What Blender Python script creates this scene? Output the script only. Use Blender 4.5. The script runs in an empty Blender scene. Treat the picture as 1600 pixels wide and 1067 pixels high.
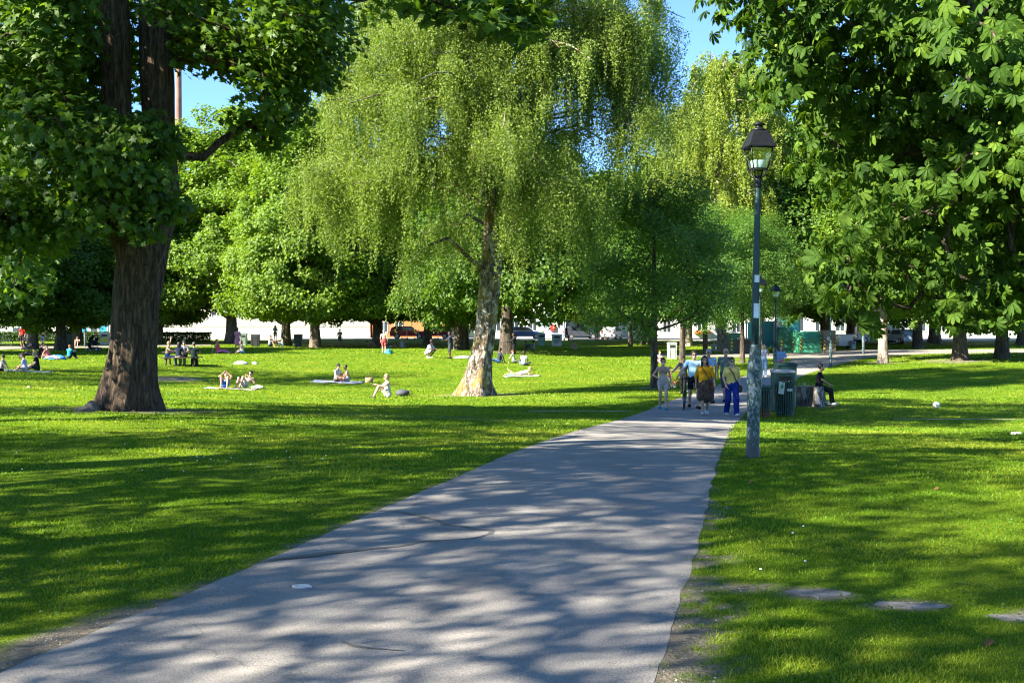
import bpy, math, random
import numpy as np
from mathutils import Vector, Matrix, Euler

rng = np.random.default_rng(11)
random.seed(7)
R = math.radians
SC = bpy.context.scene
COL = SC.collection
F, CZ, HOR = 1800.0, 1.75, 515.0          # focal length in photo pixels, eye height, horizon row

# ---------------------------------------------------------------- naming helpers
def tag(o, label=None, cat=None, group=None, kind=None):
    if label: o['label'] = label
    if cat: o['category'] = cat
    if group: o['group'] = group
    if kind: o['kind'] = kind
    return o

def empty(name, loc=(0, 0, 0), rz=0.0, label=None, cat=None, group=None, sc=1.0):
    o = bpy.data.objects.new(name, None)
    COL.objects.link(o)
    o.location = loc
    o.rotation_euler = (0, 0, rz)
    o.scale = (sc, sc, sc)
    o.empty_display_size = .2
    return tag(o, label, cat, group)

def kids(o):
    return [c for c in COL.objects if c.parent == o]

def copy_tree(o, loc=None, rz=None, label=None, parent=None, sc=None):
    c = o.copy()
    COL.objects.link(c)
    if parent is not None:
        c.parent = parent
    if loc is not None: c.location = loc
    if rz is not None: c.rotation_euler = (0, 0, rz)
    if sc is not None: c.scale = sc if hasattr(sc, '__len__') else (sc, sc, sc)
    if label: c['label'] = label
    for ch in CH.get(o.name, []):
        copy_tree(bpy.data.objects[ch], parent=c)
    return c
CH = {}

def link_mesh(name, me, mat=None, parent=None):
    o = bpy.data.objects.new(name, me)
    COL.objects.link(o)
    if mat is not None: me.materials.append(mat)
    if parent is not None:
        o.parent = parent
        CH.setdefault(parent.name, []).append(o.name)
    return o

def mesh_np(name, V, Fa, smooth=False, attrs=None, fattrs=None):
    """V (n,3); Fa (m,k) array or list of such arrays"""
    me = bpy.data.meshes.new(name)
    if not isinstance(Fa, list): Fa = [Fa]
    Fa = [np.asarray(f, dtype=np.int32) for f in Fa if len(f)]
    V = np.asarray(V, dtype=np.float32)
    me.vertices.add(len(V))
    me.vertices.foreach_set('co', V.ravel())
    loops = np.concatenate([f.ravel() for f in Fa])
    tot = np.concatenate([np.full(len(f), f.shape[1], np.int32) for f in Fa])
    start = np.concatenate([[0], np.cumsum(tot)[:-1]]).astype(np.int32)
    me.loops.add(len(loops))
    me.loops.foreach_set('vertex_index', loops)
    me.polygons.add(len(tot))
    me.polygons.foreach_set('loop_start', start)
    me.polygons.foreach_set('loop_total', tot)
    me.polygons.foreach_set('use_smooth', np.full(len(tot), smooth))
    for k, v in (attrs or {}).items():
        a = me.attributes.new(k, 'FLOAT', 'POINT'); a.data.foreach_set('value', np.asarray(v, np.float32))
    for k, v in (fattrs or {}).items():
        a = me.attributes.new(k, 'FLOAT', 'FACE'); a.data.foreach_set('value', np.asarray(v, np.float32))
    me.update(calc_edges=True)
    me.validate()
    return me

# ---------------------------------------------------------------- shape collector
def frame_of(d):
    d = np.asarray(d, float); d = d / (np.linalg.norm(d) + 1e-9)
    a = np.array([0, 0, 1.0]) if abs(d[2]) < .9 else np.array([1.0, 0, 0])
    u = np.cross(a, d); u /= np.linalg.norm(u)
    return u, np.cross(d, u), d

class MB:
    def __init__(self): self.v = []; self.f = []; self.s = []
    def _add(self, vs, fs, smooth=False):
        b = len(self.v); self.v += [tuple(map(float, p)) for p in vs]
        self.f += [tuple(i + b for i in f) for f in fs]; self.s += [smooth] * len(fs)
        return self
    def box(self, c, size, rz=0, rx=0, ry=0, taper=1.0):
        sx, sy, sz = [k / 2 for k in size]
        M = Euler((rx, ry, rz)).to_matrix()
        vs = []
        for z in (-1, 1):
            t = 1 if z < 0 else taper
            for x, y in ((-1, -1), (1, -1), (1, 1), (-1, 1)):
                vs.append(M @ Vector((x * sx * t, y * sy * t, z * sz)) + Vector(c))
        return self._add(vs, [(3, 2, 1, 0), (4, 5, 6, 7), (0, 1, 5, 4), (1, 2, 6, 5), (2, 3, 7, 6), (3, 0, 4, 7)])
    def tube(self, pts, rad, n=8, caps=True, closed=False, smooth=True, sq=1.0):
        pts = [np.asarray(p, float) for p in pts]
        if not hasattr(rad, '__len__'): rad = [rad] * len(pts)
        vs, fs = [], []
        m = len(pts); pu = None
        for i, p in enumerate(pts):
            if closed: d = pts[(i + 1) % m] - pts[i - 1]
            else: d = pts[min(i + 1, m - 1)] - pts[max(i - 1, 0)]
            u, w, d = frame_of(d)
            if pu is not None:
                u = pu - d * np.dot(pu, d); u /= (np.linalg.norm(u) + 1e-9); w = np.cross(d, u)
            pu = u
            for k in range(n):
                a = 2 * math.pi * k / n
                vs.append(p + rad[i] * (u * math.cos(a) + w * math.sin(a) * sq))
        rings = m if closed else m - 1
        for i in range(rings):
            j = (i + 1) % m
            for k in range(n):
                l = (k + 1) % n
                fs.append((i * n + k, i * n + l, j * n + l, j * n + k))
        self._add(vs, fs, smooth)
        if caps and not closed:
            b = len(self.v) - m * n
            self.f.append(tuple(b + k for k in reversed(range(n)))); self.s.append(False)
            self.f.append(tuple(b + (m - 1) * n + k for k in range(n))); self.s.append(False)
        return self
    def lathe(self, prof, c=(0, 0, 0), n=24, smooth=True, wob=None):
        vs, fs = [], []
        for r, z in prof:
            for k in range(n):
                a = 2 * math.pi * k / n
                vs.append((c[0] + r * math.cos(a), c[1] + r * math.sin(a), c[2] + z))
        for i in range(len(prof) - 1):
            for k in range(n):
                l = (k + 1) % n
                fs.append((i * n + k, i * n + l, (i + 1) * n + l, (i + 1) * n + k))
        fs.append(tuple(reversed(range(n)))); fs.append(tuple((len(prof) - 1) * n + k for k in range(n)))
        return self._add(vs, fs, smooth)
    def ell(self, c, r, n=12, m=8, rot=None):
        if not hasattr(r, '__len__'): r = (r, r, r)
        M = Euler(rot).to_matrix() if rot else Matrix.Identity(3)
        vs = [M @ Vector((0, 0, -r[2])) + Vector(c)]; fs = []
        for i in range(1, m):
            t = -math.pi / 2 + math.pi * i / m
            for k in range(n):
                a = 2 * math.pi * k / n
                vs.append(M @ Vector((r[0] * math.cos(t) * math.cos(a), r[1] * math.cos(t) * math.sin(a), r[2] * math.sin(t))) + Vector(c))
        vs.append(M @ Vector((0, 0, r[2])) + Vector(c))
        for k in range(n):
            l = (k + 1) % n
            fs.append((0, 1 + l, 1 + k)); fs.append((len(vs) - 1, 1 + (m - 2) * n + k, 1 + (m - 2) * n + l))
            for i in range(m - 2):
                fs.append((1 + i * n + k, 1 + i * n + l, 1 + (i + 1) * n + l, 1 + (i + 1) * n + k))
        return self._add(vs, fs, True)
    def prism(self, poly, a, b, axis='y', smooth=False):
        """poly: 2-D outline; extruded from a to b along axis"""
        n = len(poly)
        def P(u, v, t):
            return {'y': (u, t, v), 'x': (t, u, v), 'z': (u, v, t)}[axis]
        vs = [P(u, v, a) for u, v in poly] + [P(u, v, b) for u, v in poly]
        fs = [tuple(range(n)), tuple(reversed(range(n, 2 * n)))]
        for i in range(n):
            j = (i + 1) % n
            fs.append((j, i, i + n, j + n))
        return self._add(vs, fs, smooth)
    def ring(self, c, r, t, axis='x', n=28, m=8):
        pts = []
        for k in range(n):
            a = 2 * math.pi * k / n
            q = {'x': (0, math.cos(a), math.sin(a)), 'y': (math.cos(a), 0, math.sin(a)), 'z': (math.cos(a), math.sin(a), 0)}[axis]
            pts.append(np.array(c) + r * np.array(q))
        return self.tube(pts, t, m, closed=True)
    def build(self, name, mat, parent=None, bevel=0):
        me = bpy.data.meshes.new(name)
        me.from_pydata(self.v, [], self.f)
        me.polygons.foreach_set('use_smooth', self.s)
        me.update()
        o = link_mesh(name, me, mat, parent)
        if bevel:
            b = o.modifiers.new('bevel', 'BEVEL'); b.width = bevel; b.segments = 2; b.limit_method = 'ANGLE'
        return o

# ---------------------------------------------------------------- materials
MATS = {}
class NT:
    def __init__(self, name):
        self.m = bpy.data.materials.new(name); self.m.use_nodes = True
        self.t = self.m.node_tree; self.t.nodes.clear()
        self.out = self.t.nodes.new('ShaderNodeOutputMaterial')
    def n(self, typ, **kw):
        x = self.t.nodes.new(typ)
        for k, v in kw.items():
            if k.startswith('i_'):
                x.inputs[k[2:].replace('_', ' ')].default_value = v
            else: setattr(x, k, v)
        return x
    def l(self, a, b): self.t.links.new(a, b)
    def coord(self, scale=(1, 1, 1), obj=True):
        tc = self.n('ShaderNodeTexCoord'); mp = self.n('ShaderNodeMapping')
        mp.inputs['Scale'].default_value = scale
        self.l(tc.outputs['Object'], mp.inputs['Vector'])
        return mp.outputs['Vector']
    def noise(self, vec, scale, detail=4, rough=.6, dist=0):
        x = self.n('ShaderNodeTexNoise'); x.inputs['Scale'].default_value = scale
        x.inputs['Detail'].default_value = detail; x.inputs['Roughness'].default_value = rough
        x.inputs['Distortion'].default_value = dist
        if vec is not None: self.l(vec, x.inputs['Vector'])
        return x.outputs['Fac']
    def ramp(self, fac, stops, interp='LINEAR'):
        r = self.n('ShaderNodeValToRGB'); cr = r.color_ramp; cr.interpolation = interp
        while len(cr.elements) < len(stops): cr.elements.new(.5)
        for e, (p, c) in zip(cr.elements, stops):
            e.position = p; e.color = (*c, 1) if hasattr(c, '__len__') else (c, c, c, 1)
        self.l(fac, r.inputs['Fac'])
        return r.outputs['Color']
    def mix(self, fac, a, b, mode='MIX'):
        x = self.n('ShaderNodeMix', data_type='RGBA', blend_type=mode)
        for s, v in ((x.inputs[0], fac), (x.inputs[6], a), (x.inputs[7], b)):
            if hasattr(v, 'is_output'): self.l(v, s)
            elif hasattr(v, '__len__'): s.default_value = (*v, 1)
            else: s.default_value = v
        return x.outputs[2]
    def math(self, op, a, b=0.0):
        x = self.n('ShaderNodeMath', operation=op)
        for s, v in ((x.inputs[0], a), (x.inputs[1], b)):
            if hasattr(v, 'is_output'): self.l(v, s)
            else: s.default_value = v
        return x.outputs[0]
    def bump(self, h, strength=.3, dist=.01):
        b = self.n('ShaderNodeBump'); b.inputs['Strength'].default_value = strength; b.inputs['Distance'].default_value = dist
        self.l(h, b.inputs['Height']); return b.outputs['Normal']
    def pbr(self, col, rough=.7, metal=0, normal=None, spec=.3, extra=None):
        p = self.n('ShaderNodeBsdfPrincipled')
        for s, v in (('Base Color', col), ('Roughness', rough), ('Metallic', metal), ('Specular IOR Level', spec)):
            if hasattr(v, 'is_output'): self.l(v, p.inputs[s])
            elif hasattr(v, '__len__'): p.inputs[s].default_value = (*v, 1)
            else: p.inputs[s].default_value = v
        if normal is not None: self.l(normal, p.inputs['Normal'])
        return p
    def done(self, sh):
        self.l(sh.outputs[0] if hasattr(sh, 'outputs') else sh, self.out.inputs['Surface'])
        MATS[self.m.name] = self.m
        return self.m

def plain(name, c, rough=.6, metal=0, var=.15, scale=8, spec=.3, bump=0.0):
    """a plain surface with slight procedural wear"""
    if name in MATS: return MATS[name]
    t = NT(name); v = t.coord()
    f = t.noise(v, scale, 5)
    col = t.ramp(f, [(.3, tuple(k * (1 - var) for k in c)), (.7, tuple(min(1, k * (1 + var)) for k in c))])
    nm = t.bump(t.noise(v, scale * 8, 3), bump, .004) if bump else None
    return t.done(t.pbr(col, rough, metal, nm, spec))

def cloth(name, c, rough=.9):
    if name in MATS: return MATS[name]
    t = NT(name); v = t.coord()
    f = t.noise(v, 9, 4); g = t.noise(v, 260, 2)
    col = t.ramp(f, [(.3, tuple(k * .82 for k in c)), (.7, tuple(min(1, k * 1.12) for k in c))])
    nm = t.bump(t.math('ADD', f, t.math('MULTIPLY', g, .2)), .5, .03)
    return t.done(t.pbr(col, rough, 0, nm, .15))

def leafmat(name, dark, mid, light, trans=.35, rough=.5, spec=.3, tcol=None):
    t = NT(name)
    a = t.n('ShaderNodeAttribute', attribute_name='tint')
    col = t.ramp(a.outputs['Fac'], [(0, dark), (.5, mid), (1, light)])
    p = t.pbr(col, rough, 0, None, spec)
    tr = t.n('ShaderNodeBsdfTranslucent')
    tc = t.mix(1.0, col, tcol or (1.6, 1.5, .5), 'MULTIPLY')
    t.l(tc, tr.inputs['Color'])
    ms = t.n('ShaderNodeMixShader'); ms.inputs[0].default_value = trans
    t.l(p.outputs[0], ms.inputs[1]); t.l(tr.outputs[0], ms.inputs[2])
    return t.done(ms)

def barkmat(name, dark, light, sc=(9, 9, 1.6), bump=1.0, moss=None, patch=None):
    t = NT(name); v = t.coord(sc)
    f = t.noise(v, 1.6, 8, .7, .6)
    v2 = t.coord()
    g = t.noise(v2, 1.3, 4)
    col = t.ramp(f, [(.34, tuple(k * .35 for k in dark)), (.48, dark), (.68, light)])
    if patch:
        h = t.noise(t.coord((2.2, 2.2, 1.5)), 2.4, 6, .65)
        col = t.mix(t.ramp(h, [(.52, 0.0), (.57, 1.0)]), col, t.mix(f, tuple(k * .6 for k in patch), patch))
    if moss:
        col = t.mix(t.ramp(g, [(.5, 0.0), (.68, .75)]), col, moss)
    nm = t.bump(f, bump, .06)
    return t.done(t.pbr(col, .95, 0, nm, .1))

# ---------------------------------------------------------------- value noise
def vnoise(x, y, seed=0):
    x = np.asarray(x, float); y = np.asarray(y, float)
    xi = np.floor(x).astype(np.int64); yi = np.floor(y).astype(np.int64)
    fx = x - xi; fy = y - yi
    fx = fx * fx * (3 - 2 * fx); fy = fy * fy * (3 - 2 * fy)
    def h(i, j):
        n = (i * 374761393 + j * 668265263 + seed * 974711) & 0x7fffffff
        n = ((n ^ (n >> 13)) * 1274126177) & 0x7fffffff
        return ((n ^ (n >> 16)) & 0xffff) / 65535.0
    return (h(xi, yi) * (1 - fx) + h(xi + 1, yi) * fx) * (1 - fy) + (h(xi, yi + 1) * (1 - fx) + h(xi + 1, yi + 1) * fx) * fy
def fbm(x, y, o=4, seed=0):
    s = 0; a = .5; t = 0
    for k in range(o):
        s = s + a * vnoise(x * 2 ** k, y * 2 ** k, seed + k); t += a; a *= .55
    return s / t

# ---------------------------------------------------------------- terrain
def px2w(px, py, s):
    return ((px - 800) / s, F / s, CZ - (py - HOR) / s)
_cp = []
for px, py, s in [(1176, 715, 114), (1090, 646, 52), (200, 640, 68), (745, 618, 40), (540, 597, 31), (370, 606, 37), (50, 578, 32),
                  (285, 570, 28), (50, 558, 26), (600, 553, 22), (670, 558, 23.5), (531, 541, 16.5), (371, 548, 20.5), (1270, 632, 48),
                  (1225, 651, 52), (1193, 588, 31), (1380, 567, 25), (1500, 563, 26), (1463, 635, 44), (1245, 552, 19.5), (950, 531, 13.5),
                  (1588, 677, 68), (850, 690, 95), (1022, 605, 36), (605, 620, 40), (605, 690, 98), (300, 530, 13.5), (640, 530, 13.5),
                  (100, 540, 17), (900, 640, 51), (1340, 553, 21), (1560, 590, 31), (900, 580, 28), (1000, 553, 19.5)]:
    _cp.append(px2w(px, py, s))
for x in (-24, -12, 0, 12, 24):
    for y in (-12, 0, 8): _cp.append((x, y, 0.0))
for x in (-8, -3, 2): _cp.append((x, 13, 0.0))
_cp += [(8, 13, -.02), (-3, 18, -.03), (-26, 40, .1), (-30, 60, .1), (34, 40, -.5), (-60, 138, .6), (-30, 138, .6), (0, 138, .6), (40, 138, .5), (80, 138, .6),
        (-90, 60, .3), (90, 60, 0), (0, 220, .6), (-120, 220, .6), (120, 220, .6), (60, 90, .1), (-60, 90, .35), (-60, -20, 0), (60, -20, 0)]
_cp = np.array(_cp)
def _tps(r2): return r2 * np.log(r2 + 1e-9) * .5
_n = len(_cp)
_D = _tps(((_cp[:, None, :2] - _cp[None, :, :2]) ** 2).sum(-1)) + np.eye(_n) * 6.0
_Pm = np.c_[np.ones(_n), _cp[:, :2]]
_A = np.block([[_D, _Pm], [_Pm.T, np.zeros((3, 3))]])
_w = np.linalg.solve(_A, np.r_[_cp[:, 2], np.zeros(3)])
def H(x, y):
    x = np.asarray(x, float); y = np.asarray(y, float); sh = x.shape
    q = np.c_[x.ravel(), y.ravel()]
    qc = np.c_[np.clip(q[:, 0], -110, 110), np.clip(q[:, 1], -18, 215)]
    z = np.zeros(len(q))
    for i in range(0, len(q), 20000):
        a = qc[i:i + 20000]
        z[i:i + 20000] = _tps(((a[:, None] - _cp[None, :, :2]) ** 2).sum(-1)) @ _w[:_n] + _w[_n] + a @ _w[_n + 1:]
    return z.reshape(sh)
def H1(x, y): return float(H(np.array([x]), np.array([y]))[0])
_Y = np.concatenate([np.arange(3, 40, .1), np.arange(40, 210, .3)])
def G(px, py, lift=0.0):
    """ground point seen at a photo pixel"""
    x = (px - 800) / F * _Y; zr = CZ - (py - HOR) / F * _Y
    d = zr - H(x, _Y)
    k = np.argmax(d <= 0) if (d <= 0).any() else np.argmin(d)
    k = max(k, 1)
    t = d[k - 1] / (d[k - 1] - d[k] + 1e-9); t = min(max(t, 0), 1)
    y = _Y[k - 1] + (_Y[k] - _Y[k - 1]) * t
    xx = (px - 800) / F * y
    return Vector((xx, y, H1(xx, y) + lift))
def AT(px, py, y):
    """point at depth y seen at a photo pixel"""
    return Vector(((px - 800) / F * y, y, CZ - (py - HOR) / F * y))
# ================================================================ camera, sun, sky
def setup_view():
    cam = bpy.data.objects.new('camera', bpy.data.cameras.new('camera'))
    COL.objects.link(cam); SC.camera = cam
    cam.location = (0, 0, CZ); cam.rotation_euler = (R(90), 0, 0)
    cam.data.sensor_width = 36; cam.data.lens = F / 1600 * 36
    cam.data.shift_y = -(533.5 - HOR) / 1600
    cam.data.clip_start = .1; cam.data.clip_end = 3000
    az, el = R(SUN_AZ), R(SUN_EL)                      # azimuth measured from +Y towards +X
    d = Vector((math.sin(az) * math.cos(el), math.cos(az) * math.cos(el), math.sin(el)))
    L = bpy.data.lights.new('sun', 'SUN'); L.energy = SUN_E; L.angle = R(.53); L.color = (1, .92, .78)
    so = bpy.data.objects.new('sun', L); COL.objects.link(so)
    so.rotation_euler = d.to_track_quat('Z', 'Y').to_euler(); so.location = (-30, -30, 40)
    w = bpy.data.worlds.new('World'); SC.world = w; w.use_nodes = True
    nt = w.node_tree; nt.nodes.clear()
    sk = nt.nodes.new('ShaderNodeTexSky'); sk.sky_type = 'NISHITA'; sk.sun_disc = False
    sk.sun_elevation = el; sk.sun_rotation = az % (2 * math.pi); sk.ozone_density = 6.0; sk.dust_density = .2; sk.air_density = .75; sk.altitude = 2500
    bg = nt.nodes.new('ShaderNodeBackground'); bg.inputs['Strength'].default_value = SKY_E
    o = nt.nodes.new('ShaderNodeOutputWorld')
    mx = nt.nodes.new('ShaderNodeMix'); mx.data_type = 'RGBA'; mx.blend_type = 'MULTIPLY'; mx.inputs[0].default_value = 1; mx.inputs[7].default_value = (.93, .96, .98, 1)
    nt.links.new(sk.outputs[0], mx.inputs[6]); nt.links.new(mx.outputs[2], bg.inputs[0]); nt.links.new(bg.outputs[0], o.inputs[0])
    vs = SC.view_settings
    vs.view_transform = 'Standard'; vs.look = 'None'; vs.gamma = 1; vs.use_curve_mapping = False; vs.exposure = EXPO
    cy = SC.cycles
    cy.max_bounces = 8; cy.diffuse_bounces = 5; cy.glossy_bounces = 2; cy.transmission_bounces = 6; cy.transparent_max_bounces = 8
    cy.use_denoising = True; cy.filter_width = 1.15
    cy.caustics_reflective = False; cy.caustics_refractive = False
SUN_AZ, SUN_EL, SUN_E, SKY_E, EXPO = 240, 33, 5.0, .095, 2.4

# ================================================================ path outlines
def W(lst): return [np.array(G(*p)[:2]) for p in lst]
def resample(P, step):
    P = np.array(P); d = np.r_[0, np.cumsum(np.linalg.norm(np.diff(P, axis=0), axis=1))]
    n = max(2, int(d[-1] / step)); t = np.linspace(0, d[-1], n)
    return np.c_[np.interp(t, d, P[:, 0]), np.interp(t, d, P[:, 1])]
def smooth_line(P, it=2):
    P = np.array(P)
    for _ in range(it):
        Q = [P[0]]
        for a, b in zip(P[:-1], P[1:]): Q += [a * .75 + b * .25, a * .25 + b * .75]
        Q.append(P[-1]); P = np.array(Q)
    return P
L_edge = [np.array((-4.6, -12.)), np.array((-3.3, -2.)), np.array((-2.75, 5.0))] + W([(130, 990), (290, 930), (450, 860), (600, 792), (730, 738), (850, 690), (930, 665), (985, 649), (1030, 633), (1060, 622), (1124, 600), (1162, 588), (1200, 577), (1222, 569), (1243, 559)])
R_edge = [np.array((-1.4, -12.)), np.array((-.2, -2.)), np.array((.55, 5.0))] + W([(1052, 960), (1085, 880), (1110, 760), (1128, 705), (1145, 664), (1163, 645), (1187, 625), (1240, 593), (1271, 581), (1297, 572), (1320, 567), (1345, 561)])
L_edge = smooth_line(L_edge); R_edge = smooth_line(R_edge)
PATHPOLY = np.r_[L_edge, R_edge[::-1]]
side_near = smooth_line(W([(1015, 557), (1080, 557.5), (1160, 558), (1225, 561), (1342, 562), (1373, 557), (1440, 553), (1640, 551)]), 1)
side_far = smooth_line(W([(1015, 553), (1080, 553), (1160, 553), (1225, 551), (1300, 549), (1345, 545), (1440, 546.5), (1640, 545)]), 1)
SIDEPOLY = np.r_[side_near, side_far[::-1]]
gl_near = smooth_line(W([(-120, 548), (0, 547), (100, 544.5), (170, 543), (330, 540)]), 1)
gl_far = smooth_line(W([(-120, 541), (0, 541), (100, 540.5), (170, 540), (330, 538.3)]), 1)
GRAVPOLY = np.r_[gl_near, gl_far[::-1]]
def inside(poly, x, y):
    x = np.asarray(x); y = np.asarray(y); r = np.zeros(x.shape, bool)
    px, py = poly[:, 0], poly[:, 1]; j = len(poly) - 1
    for i in range(len(poly)):
        c = ((py[i] > y) != (py[j] > y)) & (x < (px[j] - px[i]) * (y - py[i]) / (py[j] - py[i] + 1e-12) + px[i])
        r ^= c; j = i
    return r
def dist_line(P, x, y):
    P = resample(P, .25); q = np.c_[np.ravel(x), np.ravel(y)]; out = np.full(len(q), 9e9)
    P = P[(P[:, 1] < 45)]
    for i in range(0, len(q), 20000):
        out[i:i + 20000] = np.sqrt(((q[i:i + 20000, None] - P[None]) ** 2).sum(-1).min(1))
    return out.reshape(np.shape(x))
STONES = [((1280, 926), .30, .15), ((1425, 945), .30, .13), ((1590, 965), .22, .14)]
def bare(x, y):
    """0..1: how far the turf is worn off"""
    x = np.asarray(x, float); y = np.asarray(y, float)
    dR = dist_line(R_edge, x, y); dL = dist_line(L_edge, x, y)
    n = fbm(x * 3.1, y * 3.1, 5, 3); n2 = fbm(x * 9, y * 9, 3, 8)
    wR = np.interp(y, [-5, 5, 7.2, 8.4, 9.5, 12, 16, 22], [.34, .40, .38, .28, .13, .08, .04, .02])
    wL = np.interp(y, [-5, 5, 6.8, 8, 12, 30], [.4, .38, .26, .10, .06, .04])
    m = np.clip((wR - dR) / .22 + (n - .5) * 4.0 + (n2 - .5) * 2.4 + .05, 0, 1) * (dR < .95)
    m = np.maximum(m, np.clip((wL - dL) / .16 + (n - .5) * 2.2 + .1, 0, 1) * (dL < .7))
    def blob(p, rx, ry, k=1.0):
        g = G(*p); d = np.sqrt(((x - g.x) / rx) ** 2 + ((y - g.y) / ry) ** 2)
        return np.clip((1 - d) * 1.6 + (n - .5) * 2.4, 0, 1) * (d < 1.3) * k
    m = np.maximum(m, blob((1150, 917), .38, .22))
    for p, rx, ry in STONES: m = np.maximum(m, blob(p, rx * 1.1, ry * 1.5))
    m = np.maximum(m, blob((205, 640), 2.0, 1.7)); m = np.maximum(m, blob((745, 617), 2.2, 1.8, .75))
    m = np.maximum(m, blob((262, 592), 1.9, 3.0)); m = np.maximum(m, blob((620, 650), 4, 1.6, .35)); m = np.maximum(m, blob((790, 550), 2.5, 4, .6))
    m = np.maximum(m, blob((1500, 563), 2.4, 3)); m = np.maximum(m, blob((1380, 567), 1.2, 2)); m = np.maximum(m, blob((1270, 634), 1.3, .9, .6))
    for p in ((1022, 606), (1066, 577), (1160, 566), (1102, 553), (490, 542), (362, 535), (52, 545)): m = np.maximum(m, blob(p, 1.1, 1.6, .8))
    return m

# ================================================================ ground sheet
def build_ground():
    xs = np.unique(np.round(np.r_[np.linspace(-600, -60, 22), np.linspace(-60, -20, 40), np.linspace(-20, -7, 52), np.linspace(-7, 9, 180), np.linspace(9, 20, 44), np.linspace(20, 60, 40), np.linspace(60, 600, 22)], 4))
    ys = np.unique(np.round(np.r_[np.linspace(-200, -20, 12), np.linspace(-20, 4, 30), np.linspace(4, 12, 110), np.linspace(12, 24, 90), np.linspace(24, 60, 110), np.linspace(60, 150, 110), np.linspace(150, 900, 24)], 4))
    X, Y = np.meshgrid(xs, ys); Z = H(X, Y)
    b = bare(X, Y)
    onp = inside(PATHPOLY, X, Y) | inside(SIDEPOLY, X, Y) | inside(GRAVPOLY, X, Y)
    ed = np.minimum(dist_line(L_edge, X, Y), dist_line(R_edge, X, Y))
    n0 = (fbm(X * 1.3, Y * 1.3, 3, 5) - .5) * .035 * np.clip(ed / .3, 0, 1)
    Z = H(X, Y) + np.where(onp, -.02 * np.clip((ed - .15) / .3, 0, 1), n0 - b * .003)
    ny, nx = X.shape
    I = np.arange(nx * ny).reshape(ny, nx)
    Q = np.stack([I[:-1, :-1], I[:-1, 1:], I[1:, 1:], I[1:, :-1]], -1).reshape(-1, 4)
    me = mesh_np('lawn', np.c_[X.ravel(), Y.ravel(), Z.ravel()], Q, True, {'bare': b.ravel()})
    t = NT('lawn_ground'); v = t.coord()
    a = t.n('ShaderNodeAttribute', attribute_name='bare')
    n1 = t.noise(v, .35, 5); n2 = t.noise(v, 14, 6, .7); n3 = t.noise(t.coord((1, .25, 1)), 3.0, 6, .7)
    g = t.ramp(n3, [(.3, (.06, .125, .005)), (.52, (.115, .20, .008)), (.72, (.18, .25, .014))])
    g = t.mix(t.ramp(n1, [(.42, 0.0), (.66, .5)]), g, (.2, .225, .02))
    g = t.mix(t.math('MULTIPLY', n2, .55), g, (.025, .06, .003))
    d = t.ramp(t.noise(v, 22, 6, .75), [(.3, (.10, .085, .06)), (.55, (.22, .19, .14)), (.75, (.34, .30, .24))])
    col = t.mix(a.outputs['Fac'], g, d)
    nm = t.bump(t.math('ADD', n2, t.noise(v, 60, 4)), .7, .04)
    t.done(t.pbr(col, .95, 0, nm, .05))
    o = link_mesh('lawn', me, t.m); tag(o, 'sunlit and shaded mown park lawn', kind='structure')

def strip(name, A, B, mat, lift, nA=90, nc=10, lab=None, rag=0.0):
    A = resample(A, 1e9) if False else A
    def eq(P, n):
        P = np.array(P); d = np.r_[0, np.cumsum(np.linalg.norm(np.diff(P, axis=0), axis=1))]
        # denser where near the camera
        t = d[-1] * np.linspace(0, 1, n)
        return np.c_[np.interp(t, d, P[:, 0]), np.interp(t, d, P[:, 1])]
    a, b = eq(A, nA), eq(B, nA)
    if rag:
        d = (b - a) / np.linalg.norm(b - a, axis=1)[:, None]
        k = np.arange(nA)
        a = a + d * ((fbm(k * .35, k * 0 + 3, 4, 21) - .5) * rag)[:, None]; b = b + d * ((fbm(k * .35, k * 0 + 9, 4, 22) - .5) * rag)[:, None]
    t = np.linspace(0, 1, nc + 1)[None, :, None]
    P = a[:, None] * (1 - t) + b[:, None] * t
    Z = H(P[..., 0], P[..., 1]) + lift + .012 * (1 - (2 * t[..., 0] - 1) ** 4)
    I = np.arange(nA * (nc + 1)).reshape(nA, nc + 1)
    Q = np.stack([I[:-1, :-1], I[:-1, 1:], I[1:, 1:], I[1:, :-1]], -1).reshape(-1, 4)
    me = mesh_np(name, np.c_[P[..., 0].ravel(), P[..., 1].ravel(), Z.ravel()], Q, True)
    o = link_mesh(name, me, mat); tag(o, lab, kind='structure'); return o

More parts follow.
